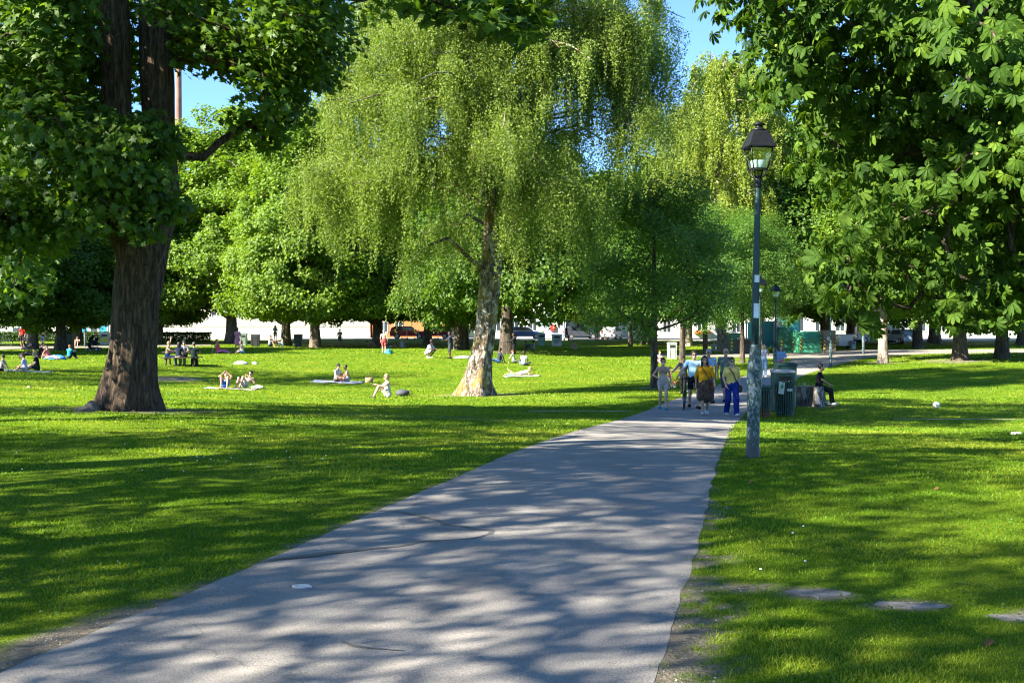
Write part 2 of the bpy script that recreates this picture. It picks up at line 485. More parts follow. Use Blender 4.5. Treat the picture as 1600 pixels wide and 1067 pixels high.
def build_paths():
    t = NT('asphalt'); v = t.coord()
    n1 = t.noise(v, 1.1, 6, .65); n2 = t.noise(v, 190, 3, .8); n3 = t.noise(v, 45, 4, .7); n4 = t.noise(t.coord((1, .35, 1)), .5, 4)
    c = t.ramp(n1, [(.28, (.205, .188, .166)), (.5, (.285, .262, .229)), (.72, (.355, .326, .283))])
    c = t.mix(t.ramp(n4, [(.45, 0.0), (.7, .4)]), c, (.36, .33, .285))
    n5 = t.noise(v, 85, 3, .8); c = t.mix(t.ramp(n5, [(.36, .75), (.5, 0.0)]), c, (.085, .085, .09)); c = t.mix(t.ramp(n5, [(.55, 0.0), (.68, .7)]), c, (.42, .41, .39)); c = t.mix(t.ramp(n2, [(.36, .6), (.5, 0.0)]), c, (.07, .07, .075))
    c = t.mix(t.ramp(n2, [(.58, 0.0), (.72, .6)]), c, (.45, .43, .40))
    vo = t.n('ShaderNodeTexVoronoi', feature='DISTANCE_TO_EDGE'); vo.inputs['Scale'].default_value = .16
    dv = t.n('ShaderNodeTexNoise'); dv.inputs['Scale'].default_value = 1.8; dv.inputs['Detail'].default_value = 6
    t.l(v, dv.inputs['Vector'])
    mx = t.n('ShaderNodeVectorMath', operation='MULTIPLY_ADD'); t.l(dv.outputs['Color'], mx.inputs[0]); mx.inputs[1].default_value = (1.4, 1.4, 0); t.l(v, mx.inputs[2])
    t.l(mx.outputs[0], vo.inputs['Vector'])
    c = t.mix(t.ramp(vo.outputs['Distance'], [(.0008, .45), (.004, 0.0)]), c, (.06, .06, .06))
    nm = t.bump(t.math('ADD', t.math('MULTIPLY', n2, .6), n3), .35, .012)
    t.done(t.pbr(c, .88, 0, nm, .25))
    strip('path', L_edge, R_edge, t.m, .002, 700, 14, 'grey asphalt footpath through the park', rag=.07)
    g = NT('pale_gravel'); v = g.coord()
    c = g.ramp(g.noise(v, 9, 6, .8), [(.3, (.16, .145, .12)), (.6, (.27, .245, .205)), (.8, (.36, .33, .28))])
    g.done(g.pbr(c, .95, 0, g.bump(g.noise(v, 40, 4), .5, .03), .1))
    strip('side_path', side_near, side_far, g.m, .006, 160, 6, 'pale footpath crossing in front of the containers')
    strip('gravel_path', gl_near, gl_far, g.m, .006, 80, 4, 'sandy footpath at the far edge of the lawn')
    s = plain('street_asphalt', (.2, .2, .2), .9, 0, .2, .6)
    A = np.array([(-110, 131.), (-30, 131), (14, 131), (40, 131), (110, 131)]); B = A + np.array((0, 17.))
    strip('street', A, B, s, .02, 60, 4, 'street along the far edge of the park')
    k = MB()
    for x in range(-60, 70, 4):
        z = H1(x, 130.8); k.box((x, 130.8, z + .03), (3.99, .25, .2))
    tag(k.build('kerb', plain('kerb_stone', (.34, .33, .31), .9)), 'stone kerb along the far street', kind='structure')
    # water stains and a dried puddle on the asphalt
    wet = NT('wet_asphalt'); v = wet.coord()
    c = wet.ramp(wet.noise(v, 60, 4), [(.3, (.075, .074, .073)), (.7, (.15, .143, .133))])
    wet.done(wet.pbr(c, .6, 0, None, .4))
    def trail(px, wd, seed):
        P = smooth_line(W(px), 2); P = resample(P, .03)
        k = np.arange(len(P)); T = np.gradient(P, axis=0); N = np.c_[-T[:, 1], T[:, 0]]; N /= np.linalg.norm(N, axis=1)[:, None] + 1e-9
        w = np.interp(np.linspace(0, 1, len(P)), np.linspace(0, 1, len(wd)), wd)
        off = (fbm(k * .1, k * 0., 5, seed) - .5) * .16
        w1 = w * (.2 + .8 * fbm(k * .13, k * 0. + 5, 4, seed + 1)); w2 = w * (.2 + .8 * fbm(k * .13, k * 0. + 8, 4, seed + 2))
        C = P + N * off[:, None]; a = C - N * w1[:, None]; b = C + N * w2[:, None]
        rows = []
        for tt in (0, .5, 1):
            q = a * (1 - tt) + b * tt; rows.append(np.c_[q, H(q[:, 0], q[:, 1]) + .0175])
        V = np.stack(rows, 1).reshape(-1, 3); I = np.arange(len(V)).reshape(-1, 3)
        Q = np.concatenate([np.stack([I[:-1, j], I[:-1, j + 1], I[1:, j + 1], I[1:, j]], -1) for j in (0, 1)])
        o = link_mesh('water_stain', mesh_np('water_stain', V, Q, True), wet.m)
        return o
    tag(trail([(585, 797), (640, 805), (700, 822), (745, 828), (772, 833), (735, 843), (690, 846), (640, 853), (590, 858), (520, 866), (450, 874), (405, 880)], [.015, .03, .04, .05, .05, .04, .03, .03, .035, .045, .085, .07, .02], 31), 'dark wet trickle bending across the grey footpath', kind='structure')
    tag(trail([(530, 1008), (570, 1017), (600, 1018), (632, 1021)], [.02, .035, .02, .008], 55), 'short damp smear on the near footpath', kind='structure')
    # faint worn lines across the lawn
    ln = plain('chalk_line', (.34, .36, .27), .95, 0, .3, 4)
    for pts, lab in (([(1395, 655.5), (1450, 656.5), (1600, 657)], 'thin pale line across the lawn by the football'), ([(825, 644), (900, 644), (990, 643.5)], 'thin pale line across the lawn before the footpath')):
        P = resample(W(pts), .4); q = np.c_[P, H(P[:, 0], P[:, 1]) + .03]
        m = MB(); m.tube(q, .010, 5); tag(m.build('ground_line', ln), lab, kind='structure')

# ================================================================ grass blades (one mass)
def build_grass():
    Vs, Fs, Ts = [], [], []; base = 0
    def zone(y0, y1, dens, h, w, marg, lean=.55, side=None):
        nonlocal base
        n = int(dens * .5 * ((.45 * y0 + marg) + (.45 * y1 + marg)) * 2 * (y1 - y0))
        y = np.sqrt(rng.random(n) * (y1 ** 2 - y0 ** 2) + y0 ** 2); x = (rng.random(n) * 2 - 1) * (.45 * y + marg)
        k = fbm(x * .9, y * .9, 3, 40)
        jx = x + rng.normal(0, .04, n)
        ok = ~inside(PATHPOLY, jx, y) & ~inside(SIDEPOLY, x, y) & ~inside(GRAVPOLY, x, y) & (rng.random(n) < .35 + k * 1.1)
        x, y, k = x[ok], y[ok], k[ok]
        b = bare(x, y); ok = rng.random(len(x)) > b * 1.02
        x, y, k, b = x[ok], y[ok], k[ok], b[ok]
        n = len(x); z = H(x, y) + (fbm(x * 1.3, y * 1.3, 3, 5) - .5) * .035 - .012
        dp = dist_line(L_edge, x, y) if y0 < 20 else np.full(n, 9.)
        dp = np.minimum(dp, dist_line(R_edge, x, y)) if y0 < 20 else dp
        hh = h * (.45 + .7 * rng.random(n)) * (.45 + 1.1 * k) * np.where(dp < .12, .65, 1) * (1 - .5 * b)
        tall = rng.random(n) < .004; hh = np.where(tall, hh * 2.0, hh)
        a = rng.random(n) * 6.283; l = rng.random(n) * lean + .1; ld = rng.random(n) * 6.283
        ux, uy = np.cos(a), np.sin(a); ww = w * (.6 + .8 * rng.random(n))
        P = np.stack([x, y, z], -1); U = np.stack([ux, uy, ux * 0], -1) * ww[:, None]
        D = np.stack([np.cos(ld) * l, np.sin(ld) * l, np.sqrt(np.maximum(.15, 1 - l * l))], -1)
        M = P + D * (hh * .6)[:, None]; D2 = D.copy(); D2[:, 2] *= .55; D2[:, :2] *= 1.7
        T = M + D2 * (hh * .5)[:, None]
        V = np.stack([P - U, P + U, M + U * .7, T, M - U * .7], 1).reshape(-1, 3)
        I = np.arange(n)[:, None] * 5 + base
        Vs.append(V); Fs.append((np.c_[I, I + 1, I + 2, I + 4], np.c_[I + 4, I + 2, I + 3])); base += 5 * n
        tint = np.clip(.5 + (fbm(x * .5, y * .5, 4, 77) - .5) * 1.3 + (rng.random(n) - .5) * .55 + b * .2, 0, 1)
        Ts.append((tint, tint))
    zone(3.5, 7.5, 6500, .042, .0028, 1.2, .75)
    zone(7.5, 13, 2700, .046, .0042, 1.5, .7)
    zone(13, 22, 850, .05, .0075, 2.0)
    zone(22, 38, 260, .055, .014, 3.0)
    zone(38, 64, 90, .06, .024, 4.0)
    zone(64, 112, 22, .075, .045, 6.0)
    V = np.concatenate(Vs)
    Q = np.concatenate([f[0] for f in Fs]); T = np.concatenate([f[1] for f in Fs])
    tq = np.concatenate([t[0] for t in Ts]); tt = np.concatenate([t[1] for t in Ts])
    me = mesh_np('grass', V, [Q, T], False, None, {'tint': np.r_[tq, tt]})
    m = leafmat('grass_blade', (.055, .13, .004), (.125, .235, .008), (.30, .33, .035), .45, .55, .25, (1.6, 1.5, .3))
    tag(link_mesh('grass', me, m), 'short mown grass blades of the lawn', 'grass', kind='stuff')
    # clover-like small leaves near the camera
    n = 26000
    y = rng.uniform(4.5, 12, n); x = (rng.random(n) * 2 - 1) * (.45 * y + 1)
    ok = ~inside(PATHPOLY, x, y) & (fbm(x * 1.1, y * 1.1, 3, 91) > .52) & (rng.random(n) > bare(x, y) * .85)
    x, y = x[ok], y[ok]; n = len(x)
    P = np.stack([x, y, H(x, y) + rng.uniform(.01, .035, n)], -1)
    V, Fq, ti = scatter_leaves('rhomb', P, np.tile((0, 0, 1.), (n, 1)) + rng.normal(0, .45, (n, 3)), rng.uniform(.012, .026, n))
    m2 = leafmat('weed_leaf', (.03, .08, .01), (.055, .125, .014), (.1, .17, .02), .3, .5, .3)
    tag(link_mesh('clover', mesh_np('clover', V, Fq, False, None, {'tint': ti}), m2), 'low clover leaves among the near grass', 'clover', kind='stuff')
    # loose gravel on the shoulders
    n = 110000
    y = 4.5 + 8 * rng.random(n) ** 1.6; x = rng.uniform(-3.5, 3.5, n)
    b = bare(x, y); ok = (rng.random(n) < b * .55) & ~inside(PATHPOLY, x, y)
    x, y = x[ok], y[ok]; n = len(x)
    r = .004 + .011 * rng.random(n) ** 3
    O = np.array([(1, 0, 0), (-1, 0, 0), (0, 1, 0), (0, -1, 0), (0, 0, .7), (0, 0, -.7)])
    an = rng.random(n) * 6.28; c, s = np.cos(an), np.sin(an); sc = rng.uniform(.6, 1.3, (n, 6, 1))
    V = O[None] * sc * r[:, None, None]
    V = np.stack([V[..., 0] * c[:, None] - V[..., 1] * s[:, None], V[..., 0] * s[:, None] + V[..., 1] * c[:, None], V[..., 2]], -1)
    V += np.stack([x, y, H(x, y) - .006], -1)[:, None]
    T0 = np.array([(0, 2, 4), (2, 1, 4), (1, 3, 4), (3, 0, 4), (2, 0, 5), (1, 2, 5), (3, 1, 5), (0, 3, 5)])
    Fa = (T0[None] + (np.arange(n) * 6)[:, None, None]).reshape(-1, 3)
    tg = NT('gravel_stone'); a = tg.n('ShaderNodeAttribute', attribute_name='tint')
    tg.done(tg.pbr(tg.ramp(a.outputs['Fac'], [(0, (.14, .13, .12)), (1, (.42, .39, .34))]), .9))
    tag(link_mesh('gravel', mesh_np('gravel', V.reshape(-1, 3), Fa, False, None, {'tint': np.repeat(rng.random(n), 8)}), tg.m), 'loose pale gravel beside the footpath edge', 'gravel', kind='stuff')
    # daisies far apart in the turf
    pts = [G(rng.uniform(300, 520), rng.uniform(700, 730)) for _ in range(14)] + [G(rng.uniform(1110, 1300), rng.uniform(800, 900)) for _ in range(4)] + [G(rng.uniform(0, 500), rng.uniform(680, 760)) for _ in range(8)]
    m = MB()
    for p in pts: m.ell((p.x, p.y, p.z + .035), (.011, .011, .006), 6, 4)
    tag(m.build('daisies', plain('daisy_white', (.8, .8, .76), .8)), 'tiny white daisies dotted in the lawn', 'daisies', kind='stuff')
# ================================================================ foliage
def rot_from(nrm, spin):
    n = nrm / (np.linalg.norm(nrm, axis=1)[:, None] + 1e-9)
    a = np.where(np.abs(n[:, 2:3]) < .9, np.array([[0, 0, 1.]]), np.array([[1., 0, 0]]))
    u = np.cross(a, n); u /= np.linalg.norm(u, axis=1)[:, None] + 1e-9
    v = np.cross(n, u)
    c, s = np.cos(spin)[:, None], np.sin(spin)[:, None]
    return u * c + v * s, -u * s + v * c, n
def _maple():
    o = [(0, 0), (.28, -.1), (.24, .12), (.56, .22), (.34, .42), (.36, .6), (.16, .56), (0, 1.0), (-.16, .56), (-.36, .6), (-.34, .42), (-.56, .22), (-.24, .12), (-.28, -.1)]
    V = [(x, y - .3, -.18 * (x * x + (y - .3) ** 2)) for x, y in o] + [(0, .0, 0.03)]
    n = len(o)
    return np.array(V), np.array([(n, i, (i + 1) % n) for i in range(n)])
def _palmate():
    V, Fc = [], []
    for k, a in enumerate((-118, -78, -38, 0, 38, 78, 118)):
        L = (.62, .82, .96, 1.0, .96, .82, .62)[k]; a = R(a)
        dx, dy = math.sin(a), math.cos(a); nx, ny = dy, -dx
        b = len(V)
        prof = [(0.04, .015), (.3, .10), (.6, .19), (.84, .19), (1.0, .015)]
        for t, w in prof:
            z = -.62 * (t * L) ** 2; w *= L
            for s in (-1, 0, 1):
                V.append((dx * t * L + nx * w * s, dy * t * L + ny * w * s, z + (.0 if s else -.05 * L) + .0))
        for i in range(len(prof) - 1):
            for s in (0, 1):
                p = b + i * 3 + s
                Fc.append((p, p + 1, p + 4, p + 3))
    return np.array(V), np.array(Fc)
TPL = {'rhomb': (np.array([(0, 0, 0), (.36, .45, .07), (0, 1, -.06), (-.36, .45, .07)]) - np.array([0, .5, 0]), np.array([(0, 1, 2, 3)])),
       'wide': (np.array([(0, -.5, 0), (.5, -.05, .09), (.0, .5, -.08), (-.5, -.05, .09)]), np.array([(0, 1, 2, 3)])),
       'maple': _maple(), 'palmate': _palmate()}
def scatter_leaves(kind, P, N, S, spin=None, tint=None):
    tv, tf = TPL[kind]; n = len(P)
    if spin is None: spin = rng.random(n) * 6.283
    U, Vv, W_ = rot_from(N, spin)
    S = np.broadcast_to(S, (n,))
    V = P[:, None] + S[:, None, None] * (tv[None, :, 0:1] * U[:, None] + tv[None, :, 1:2] * Vv[:, None] + tv[None, :, 2:3] * W_[:, None])
    Fa = (tf[None] + (np.arange(n) * len(tv))[:, None, None]).reshape(-1, tf.shape[1])
    if tint is None: tint = np.clip(rng.normal(.5, .22, n), 0, 1)
    return V.reshape(-1, 3), Fa, np.repeat(tint, len(tf))

def limb_mesh(segs, n=7):
    """segs: list of (points, radii) joined in one bark mesh"""
    m = MB()
    for p, r in segs: m.tube(p, r, max(4, n if r[0] > .05 else 5), caps=True)
    return m
def skeleton(base_nodes, clumps, r_tip=.02, power=.46, sag=.0):
    """connect clump centres to the nearest inner node; returns segments with pipe-model radii"""
    nodes = [np.array(b) for b in base_nodes]; par = [-1] * len(nodes); cnt = [0] * len(nodes); nb = len(nodes)
    c0 = np.mean(nodes, axis=0)
    order = np.argsort([np.linalg.norm(c - np.array([c0[0], c0[1], min(c[2], nodes[-1][2])])) for c in clumps])
    for i in order:
        c = clumps[i]
        A = np.array(nodes); d = np.linalg.norm(A - c, axis=1) + .6 * np.maximum(0, A[:, 2] - c[2])
        j = int(np.argmin(d)); nodes.append(c); par.append(j); cnt.append(1)
    for i in range(len(nodes) - 1, nb - 1, -1):
        j = par[i]
        if j >= nb: cnt[j] += cnt[i]
    segs = []
    for i in range(nb, len(nodes)):
        a, b = nodes[par[i]], nodes[i]; L = np.linalg.norm(b - a)
        r1 = r_tip * cnt[i] ** power; r0 = r1 * 1.25 if par[i] < nb else min(r_tip * cnt[par[i]] ** power, r1 * 1.5)
        pts, rad = [], []
        off = rng.normal(0, .09 * L, 3); off2 = rng.normal(0, .06 * L, 3)
        for t in (0, .3, .65, 1):
            q = a * (1 - t) + b * t + off * math.sin(math.pi * t) + off2 * math.sin(2 * math.pi * t); q[2] += sag * L * math.sin(math.pi * t)
            pts.append(q); rad.append(r0 * (1 - t) + r1 * t)
        segs.append((pts, rad))
    return segs
def clump_leaves(C, Rr, per, kind, size, center, flat=.65, up=.7, out=.6, rnd=.5, core=.35):
    """leaves spread through balls around clump centres"""
    P, N = [], []
    for c, r, n in zip(C, Rr, per):
        d = rng.normal(0, 1, (n, 3)); d /= np.linalg.norm(d, axis=1)[:, None]
        q = d * (core + (1 - core) * rng.random((n, 1)) ** .6) * r * (.8 + .4 * rng.random((n, 1))); q[:, 2] *= flat
        p = c + q; P.append(p)
        o = d * .5 + (p - center) / (np.linalg.norm(p - center, axis=1)[:, None] + 1e-6)
        N.append(o * out + np.array((0, 0, up)) + rng.normal(0, rnd, (n, 3)))
    P = np.concatenate(P); N = np.concatenate(N)
    S = size * rng.uniform(.7, 1.25, len(P))
    return scatter_leaves(kind, P, N, S)
def trunk_pts(pts, rad, n=40, m=60, lobes=6, flare=.35, seed=0, rough=.05):
    """a thick trunk: rings with root flare and bark ridges, as arrays"""
    pts = np.array(pts, float); rad = np.array(rad, float)
    d = np.r_[0, np.cumsum(np.linalg.norm(np.diff(pts, axis=0), axis=1))]; t = np.linspace(0, d[-1], m)
    C = np.stack([np.interp(t, d, pts[:, i]) for i in range(3)], -1); rr = np.interp(t, d, rad)
    k = np.ones(5) / 5
    Cs = C.copy()
    for i in range(3):
        Cs[2:-2, i] = np.convolve(C[:, i], k, 'valid')
    C = Cs
    rs = rr.copy(); rs[2:-2] = np.convolve(rr, k, 'valid'); rr = rs
    a = np.linspace(0, 2 * np.pi, n, endpoint=False)
    V = []
    for i in range(m):
        h = t[i]
        fl = flare * math.exp(-h / (.55 + rad[0] * .3)) * (.6 + .4 * np.cos(a * lobes + seed) + .5 * np.cos(a * (lobes - 3) + 1.7 * seed))
        rid = (vnoise(a * n / 6.283 * .55, h * .9 + a * 0 + seed, 3) - .5) * 2 * rough + (vnoise(a * 2.2, h * .7 + a * 0, seed + 9) - .5) * 2 * rough * 1.3
        r = rr[i] * (1 + fl + rid)
        V.append(np.stack([C[i, 0] + r * np.cos(a), C[i, 1] + r * np.sin(a), C[i, 2] + a * 0], -1))
    V = np.concatenate(V); I = np.arange(m * n).reshape(m, n)
    J = np.roll(I, -1, 1)
    Q = np.stack([I[:-1], J[:-1], J[1:], I[1:]], -1).reshape(-1, 4)
    return V, Q
def bark_object(name, arrays, segs, mat, parent):
    Vs, Qs = [], []; b = 0
    for V, Q in arrays: Vs.append(V); Qs.append(Q + b); b += len(V)
    if segs:
        m = limb_mesh(segs); v = np.array(m.v); Vs.append(v)
        quads = np.array([f for f in m.f if len(f) == 4]) + b
        Qs.append(quads)
    me = mesh_np(name, np.concatenate(Vs), [np.concatenate(Qs)], True)
    return link_mesh(name, me, mat, parent)

LEAF = {}
def leaf_materials():
    LEAF['maple'] = leafmat('maple_leaf', (.03, .068, .009), (.06, .13, .014), (.115, .2, .02), .45)
    LEAF['bright'] = leafmat('linden_leaf', (.06, .12, .011), (.115, .205, .018), (.19, .28, .03), .46)
    LEAF['birch'] = leafmat('birch_leaf', (.075, .13, .02), (.145, .22, .036), (.24, .31, .06), .48)
    LEAF['dark'] = leafmat('hornbeam_leaf', (.036, .092, .015), (.075, .165, .024), (.13, .23, .034), .44)
    LEAF['chestnut'] = leafmat('chestnut_leaf', (.022, .054, .007), (.05, .108, .011), (.105, .182, .018), .36, .6, .14)
    LEAF['pale'] = leafmat('poplar_leaf', (.12, .17, .022), (.19, .255, .035), (.28, .34, .06), .46)
    barkmat('maple_bark', (.058, .042, .03), (.165, .12, .08), (10, 10, 1.5), 1.0)
    barkmat('birch_bark', (.075, .058, .042), (.30, .25, .19), (8, 8, 2.8), 1.0, (.24, .175, .04), (.46, .41, .35))
    barkmat('park_bark', (.12, .095, .07), (.3, .25, .19), (7, 7, 1.6), .8)
    barkmat('pale_bark', (.22, .18, .14), (.5, .43, .34), (6, 6, 1.6), .6)
    barkmat('dark_bark', (.06, .048, .038), (.17, .135, .1), (8, 8, 1.6), .8)

def ellipsoid_clumps(c, r, n, shell=.55, zcut=-.75, minz=-9):
    out = []
    while len(out) < n:
        d = rng.normal(0, 1, 3); d /= np.linalg.norm(d)
        if d[2] < zcut: continue
        k = shell + (1 - shell) * rng.random() ** .7
        p = np.array(c) + d * np.array(r) * k * (.85 + .3 * rng.random())
        if p[2] < minz: continue
        out.append(p)
    return np.array(out)

def make_tree(name, h, rad, trunk_h, trunk_r, leaf, kind, size, nclump, per, bark, cl_r=1.1, label=None, cat='tree', group=None, shape='round', flare=.35, lean=(0, 0), flat=.65, skirt=0):
    """a whole deciduous tree at the origin; returns its root"""
    root = empty(name, (0, 0, 0), 0, label, cat, group)
    cz = (h + trunk_h * .8) / 2; rz = (h - trunk_h * .8) / 2
    C = ellipsoid_clumps((lean[0], lean[1], cz), (rad, rad, rz), nclump, .42, -.9)
    C = C + (np.stack([fbm(C[:, 1] * .6 + 3, C[:, 2] * .6, 2, 61), fbm(C[:, 0] * .6, C[:, 2] * .6 + 5, 2, 62), fbm(C[:, 0] * .6 + 9, C[:, 1] * .6, 2, 63)], -1) - .5) * rad * .55
    if shape == 'cone':
        t = np.clip((C[:, 2] - cz + rz) / (2 * rz), 0, 1); C[:, :2] *= (1.15 - .8 * t)[:, None]
    if shape == 'egg':
        t = np.clip((C[:, 2] - cz + rz) / (2 * rz), 0, 1); C[:, :2] *= (1.1 - .45 * t)[:, None]
    if skirt:
        a = rng.random(skirt) * 6.283; q = rad * rng.uniform(.55, 1.08, skirt)
        C = np.r_[C, np.stack([q * np.cos(a), q * np.sin(a), trunk_h + 1.5 + rng.random(skirt) ** 1.5 * h * .26], -1)]
    rr = rng.uniform(.65, 1.35, len(C)) * cl_r
    pr = (per * rr ** 1.6 / cl_r ** 1.6).astype(int)
    tp = [(0, 0, -.25), (lean[0] * .1, lean[1] * .1, trunk_h * .5), (lean[0] * .3, lean[1] * .3, trunk_h), (lean[0] * .7, lean[1] * .7, cz), (lean[0], lean[1], cz + rz * .6)]
    tr = [trunk_r * 1.15, trunk_r, trunk_r * .85, trunk_r * .5, trunk_r * .15]
    arr = [trunk_pts(tp, tr, 22, 34, 5, flare, rng.integers(0, 50), .06)]
    nodes = [np.array(tp[2]) * (1 - t) + np.array(tp[4]) * t for t in (0, .25, .5, .75, 1)]
    segs = skeleton(nodes, C, trunk_r * .075)
    bark_object('trunk', arr, segs, MATS[bark], root)
    V, Fa, ti = clump_leaves(C, rr, pr, kind, size, np.array((lean[0], lean[1], cz - rz * .3)), flat)
    me = mesh_np('crown', V, Fa, False, None, {'tint': ti})
    link_mesh('crown', me, LEAF[leaf], root)
    return root

def weeping_crown(limbs, n_str, lmin, lmax, leaf_gap, size, parent, leaf, dens=1.0, twigmat=None):
    """strands hanging from points along limbs; limbs: list of (point array, spread radius)"""
    P, N = [], []; tw = []
    for k in range(n_str):
        a, sp = limbs[rng.integers(len(limbs))]
        t = rng.random() ** .7 * (len(a) - 1); i = min(int(t), len(a) - 2); q = a[i] * (1 - t + i) + a[i + 1] * (t - i)
        if k % 11 == 0:
            q0 = q + rng.normal(0, sp, 3) * np.array((1, 1, .6)); L0 = rng.uniform(lmin, lmax); o0 = rng.normal(0, .3, 2)
        q = q0 + rng.normal(0, .23 * sp / .45, 3); L = max(.5, L0 * rng.uniform(.55, 1.15)); m = int(L / leaf_gap)
        s = np.linspace(0, 1, m); ph = rng.random() * 6.28; am = rng.uniform(.1, .35)
        ox = o0[0] + rng.normal(0, .1); oy = o0[1] + rng.normal(0, .1)
        X = q[0] + ox * np.sin(s * 1.6) + am * .3 * np.sin(s * 5 + ph); Yy = q[1] + oy * np.sin(s * 1.6) + am * .3 * np.cos(s * 5 + ph); Z = q[2] + .25 * np.sin(s * 2.2) - L * s ** 1.25
        line = np.stack([X, Yy, Z], -1)
        keep = rng.random(m) < .9
        jit = rng.normal(0, .085 * (1.2 - s)[:, None] + .02, (m, 3))
        P.append((line + jit)[keep]); tw.append(line[::max(1, m // 5)])
        N.append(rng.normal(0, 1, (m, 3))[keep] * np.array((1, 1, .55)))
    P = np.concatenate(P); N = np.concatenate(N)
    V, Fa, ti = scatter_leaves('rhomb', P, N, size * rng.uniform(.7, 1.3, len(P)), None, np.clip(rng.normal(.5, .2, len(P)) + (fbm(P[:, 0] * .5, P[:, 2] * .5, 2, 3) - .5) * .3, 0, 1))
    link_mesh('crown', mesh_np('crown', V, Fa, False, None, {'tint': ti}), LEAF[leaf], parent)
    return tw
# ================================================================ trees of the park
def hero_maple():
    g = G(200, 640); Y = g.y; s = F / Y
    root = empty('maple_tree', (0, 0, 0), 0, 'big dark maple with a forked ridged trunk standing on worn earth', 'tree')
    P = lambda px, py, dy=0: np.array(AT(px, py, Y + dy))
    arr = [trunk_pts([P(200, 652), P(203, 600), P(208, 540), P(211, 480), P(217, 430), P(221, 395), P(223, 365), P(224, 335), P(224, 318)],
                     [.62, .55, .50, .48, .52, .56, .50, .30, .06], 84, 150, 7, .42, 4, .085),
           trunk_pts([P(226, 420), P(240, 372), P(252, 320, .1), P(249, 220, .1), P(245, 110), P(243, 0), P(250, -150), P(262, -330)], [.40, .42, .40, .38, .37, .35, .26, .09], 40, 90, 5, 0, 7, .07),
           trunk_pts([P(212, 420), P(198, 372), P(186, 315, -.1), P(183, 220, -.2), P(182, 110, -.2), P(176, 0, -.3), P(160, -160, -.4), P(150, -320, -.5)], [.36, .38, .36, .33, .33, .32, .24, .08], 40, 90, 5, 0, 12, .07)]
    cl = []; rr = []; per = []
    def area(px, py, rx, ry, dy, spread, n, r, k):
        for _ in range(n):
            while True:
                a, b = rng.uniform(-1, 1, 2)
                if a * a + b * b < 1: break
            qx, qy, qd = px + a * rx, py + b * ry, dy + rng.uniform(-spread, spread)
            if 125 < qx < 300 and qy < 180 and qd < 1.0 and n > 5: qd = rng.uniform(1.2, 2.8)
            cl.append(P(qx, qy, qd)); rr.append(r * rng.uniform(.75, 1.25)); per.append(k)
    # what the photo shows of the crown: foliage sprays around and in front of the stems
    area(60, 60, 140, 130, -.5, 3.4, 56, .95, 180)
    area(50, 250, 125, 120, 0, 3.4, 46, .9, 165)
    area(10, 390, 95, 55, .6, 2.8, 12, .85, 130)
    area(150, 235, 40, 60, -1.6, .6, 5, .6, 120)
    area(212, 250, 68, 55, -2.0, .7, 14, .6, 120)
    area(222, 320, 50, 42, -1.9, .6, 9, .5, 100)
    area(120, 350, 45, 40, -1.2, .8, 5, .6, 100)
    area(395, 40, 130, 60, .2, 2.4, 30, .9, 180)
    area(430, 120, 80, 45, .4, 1.6, 12, .7, 140)
    area(425, 195, 45, 30, .5, 1.0, 5, .55, 100)
    area(310, 60, 40, 60, 1.0, 1.5, 6, .7, 130)
    area(280, 12, 40, 18, -3.5, .4, 4, .5, 60)
    # the rest of the crown, above the picture
    E = ellipsoid_clumps((-8.6, Y, 12.5), (7.2, 7.2, 5.6), 150, .45, -.62, 9.2)
    for c in E: cl.append(c); rr.append(rng.uniform(.8, 1.35)); per.append(170)
    C = np.array(cl)
    nodes = [P(243, 60), P(245, 130), P(250, -40), P(258, -200), P(176, 60), P(183, 200), P(170, -60), P(155, -220), P(249, 240), P(185, 300)]
    limb = [np.array(p) for p in (P(268, 96), P(330, 92, .3), P(405, 86, .6), P(450, 60, .8))]
    segs = skeleton(nodes + limb[1:], C, .022)
    segs.append(([P(247, 105)] + limb, [.17, .13, .09, .06, .03]))
    segs.append(([P(183, 100), P(140, 50, -.6), P(90, 30, -1), P(30, 52, -1.4)], [.15, .11, .08, .04]))
    b0 = P(200, 640)
    for k in range(9):
        a = k * .698 + rng.uniform(-.2, .2); L = rng.uniform(.75, 1.15); q = []
        for t_ in np.linspace(.35, 1, 6):
            x, y = b0[0] + math.cos(a + .3 * t_) * L * t_, b0[1] + math.sin(a + .3 * t_) * L * t_
            q.append((x, y, H1(x, y) + .16 * (1 - t_) ** 1.2 - .03))
        segs.append((q, list(np.linspace(.13, .03, 6))))
    bark_object('trunk', arr, segs, MATS['maple_bark'], root)
    V, Fa, ti = clump_leaves(C, np.array(rr), np.array(per), 'maple', .19, np.array((-8.8, Y, 8.0)), .7, .75, .5, .5)
    link_mesh('crown', mesh_np('crown', V, Fa, False, None, {'tint': ti}), LEAF['maple'], root)

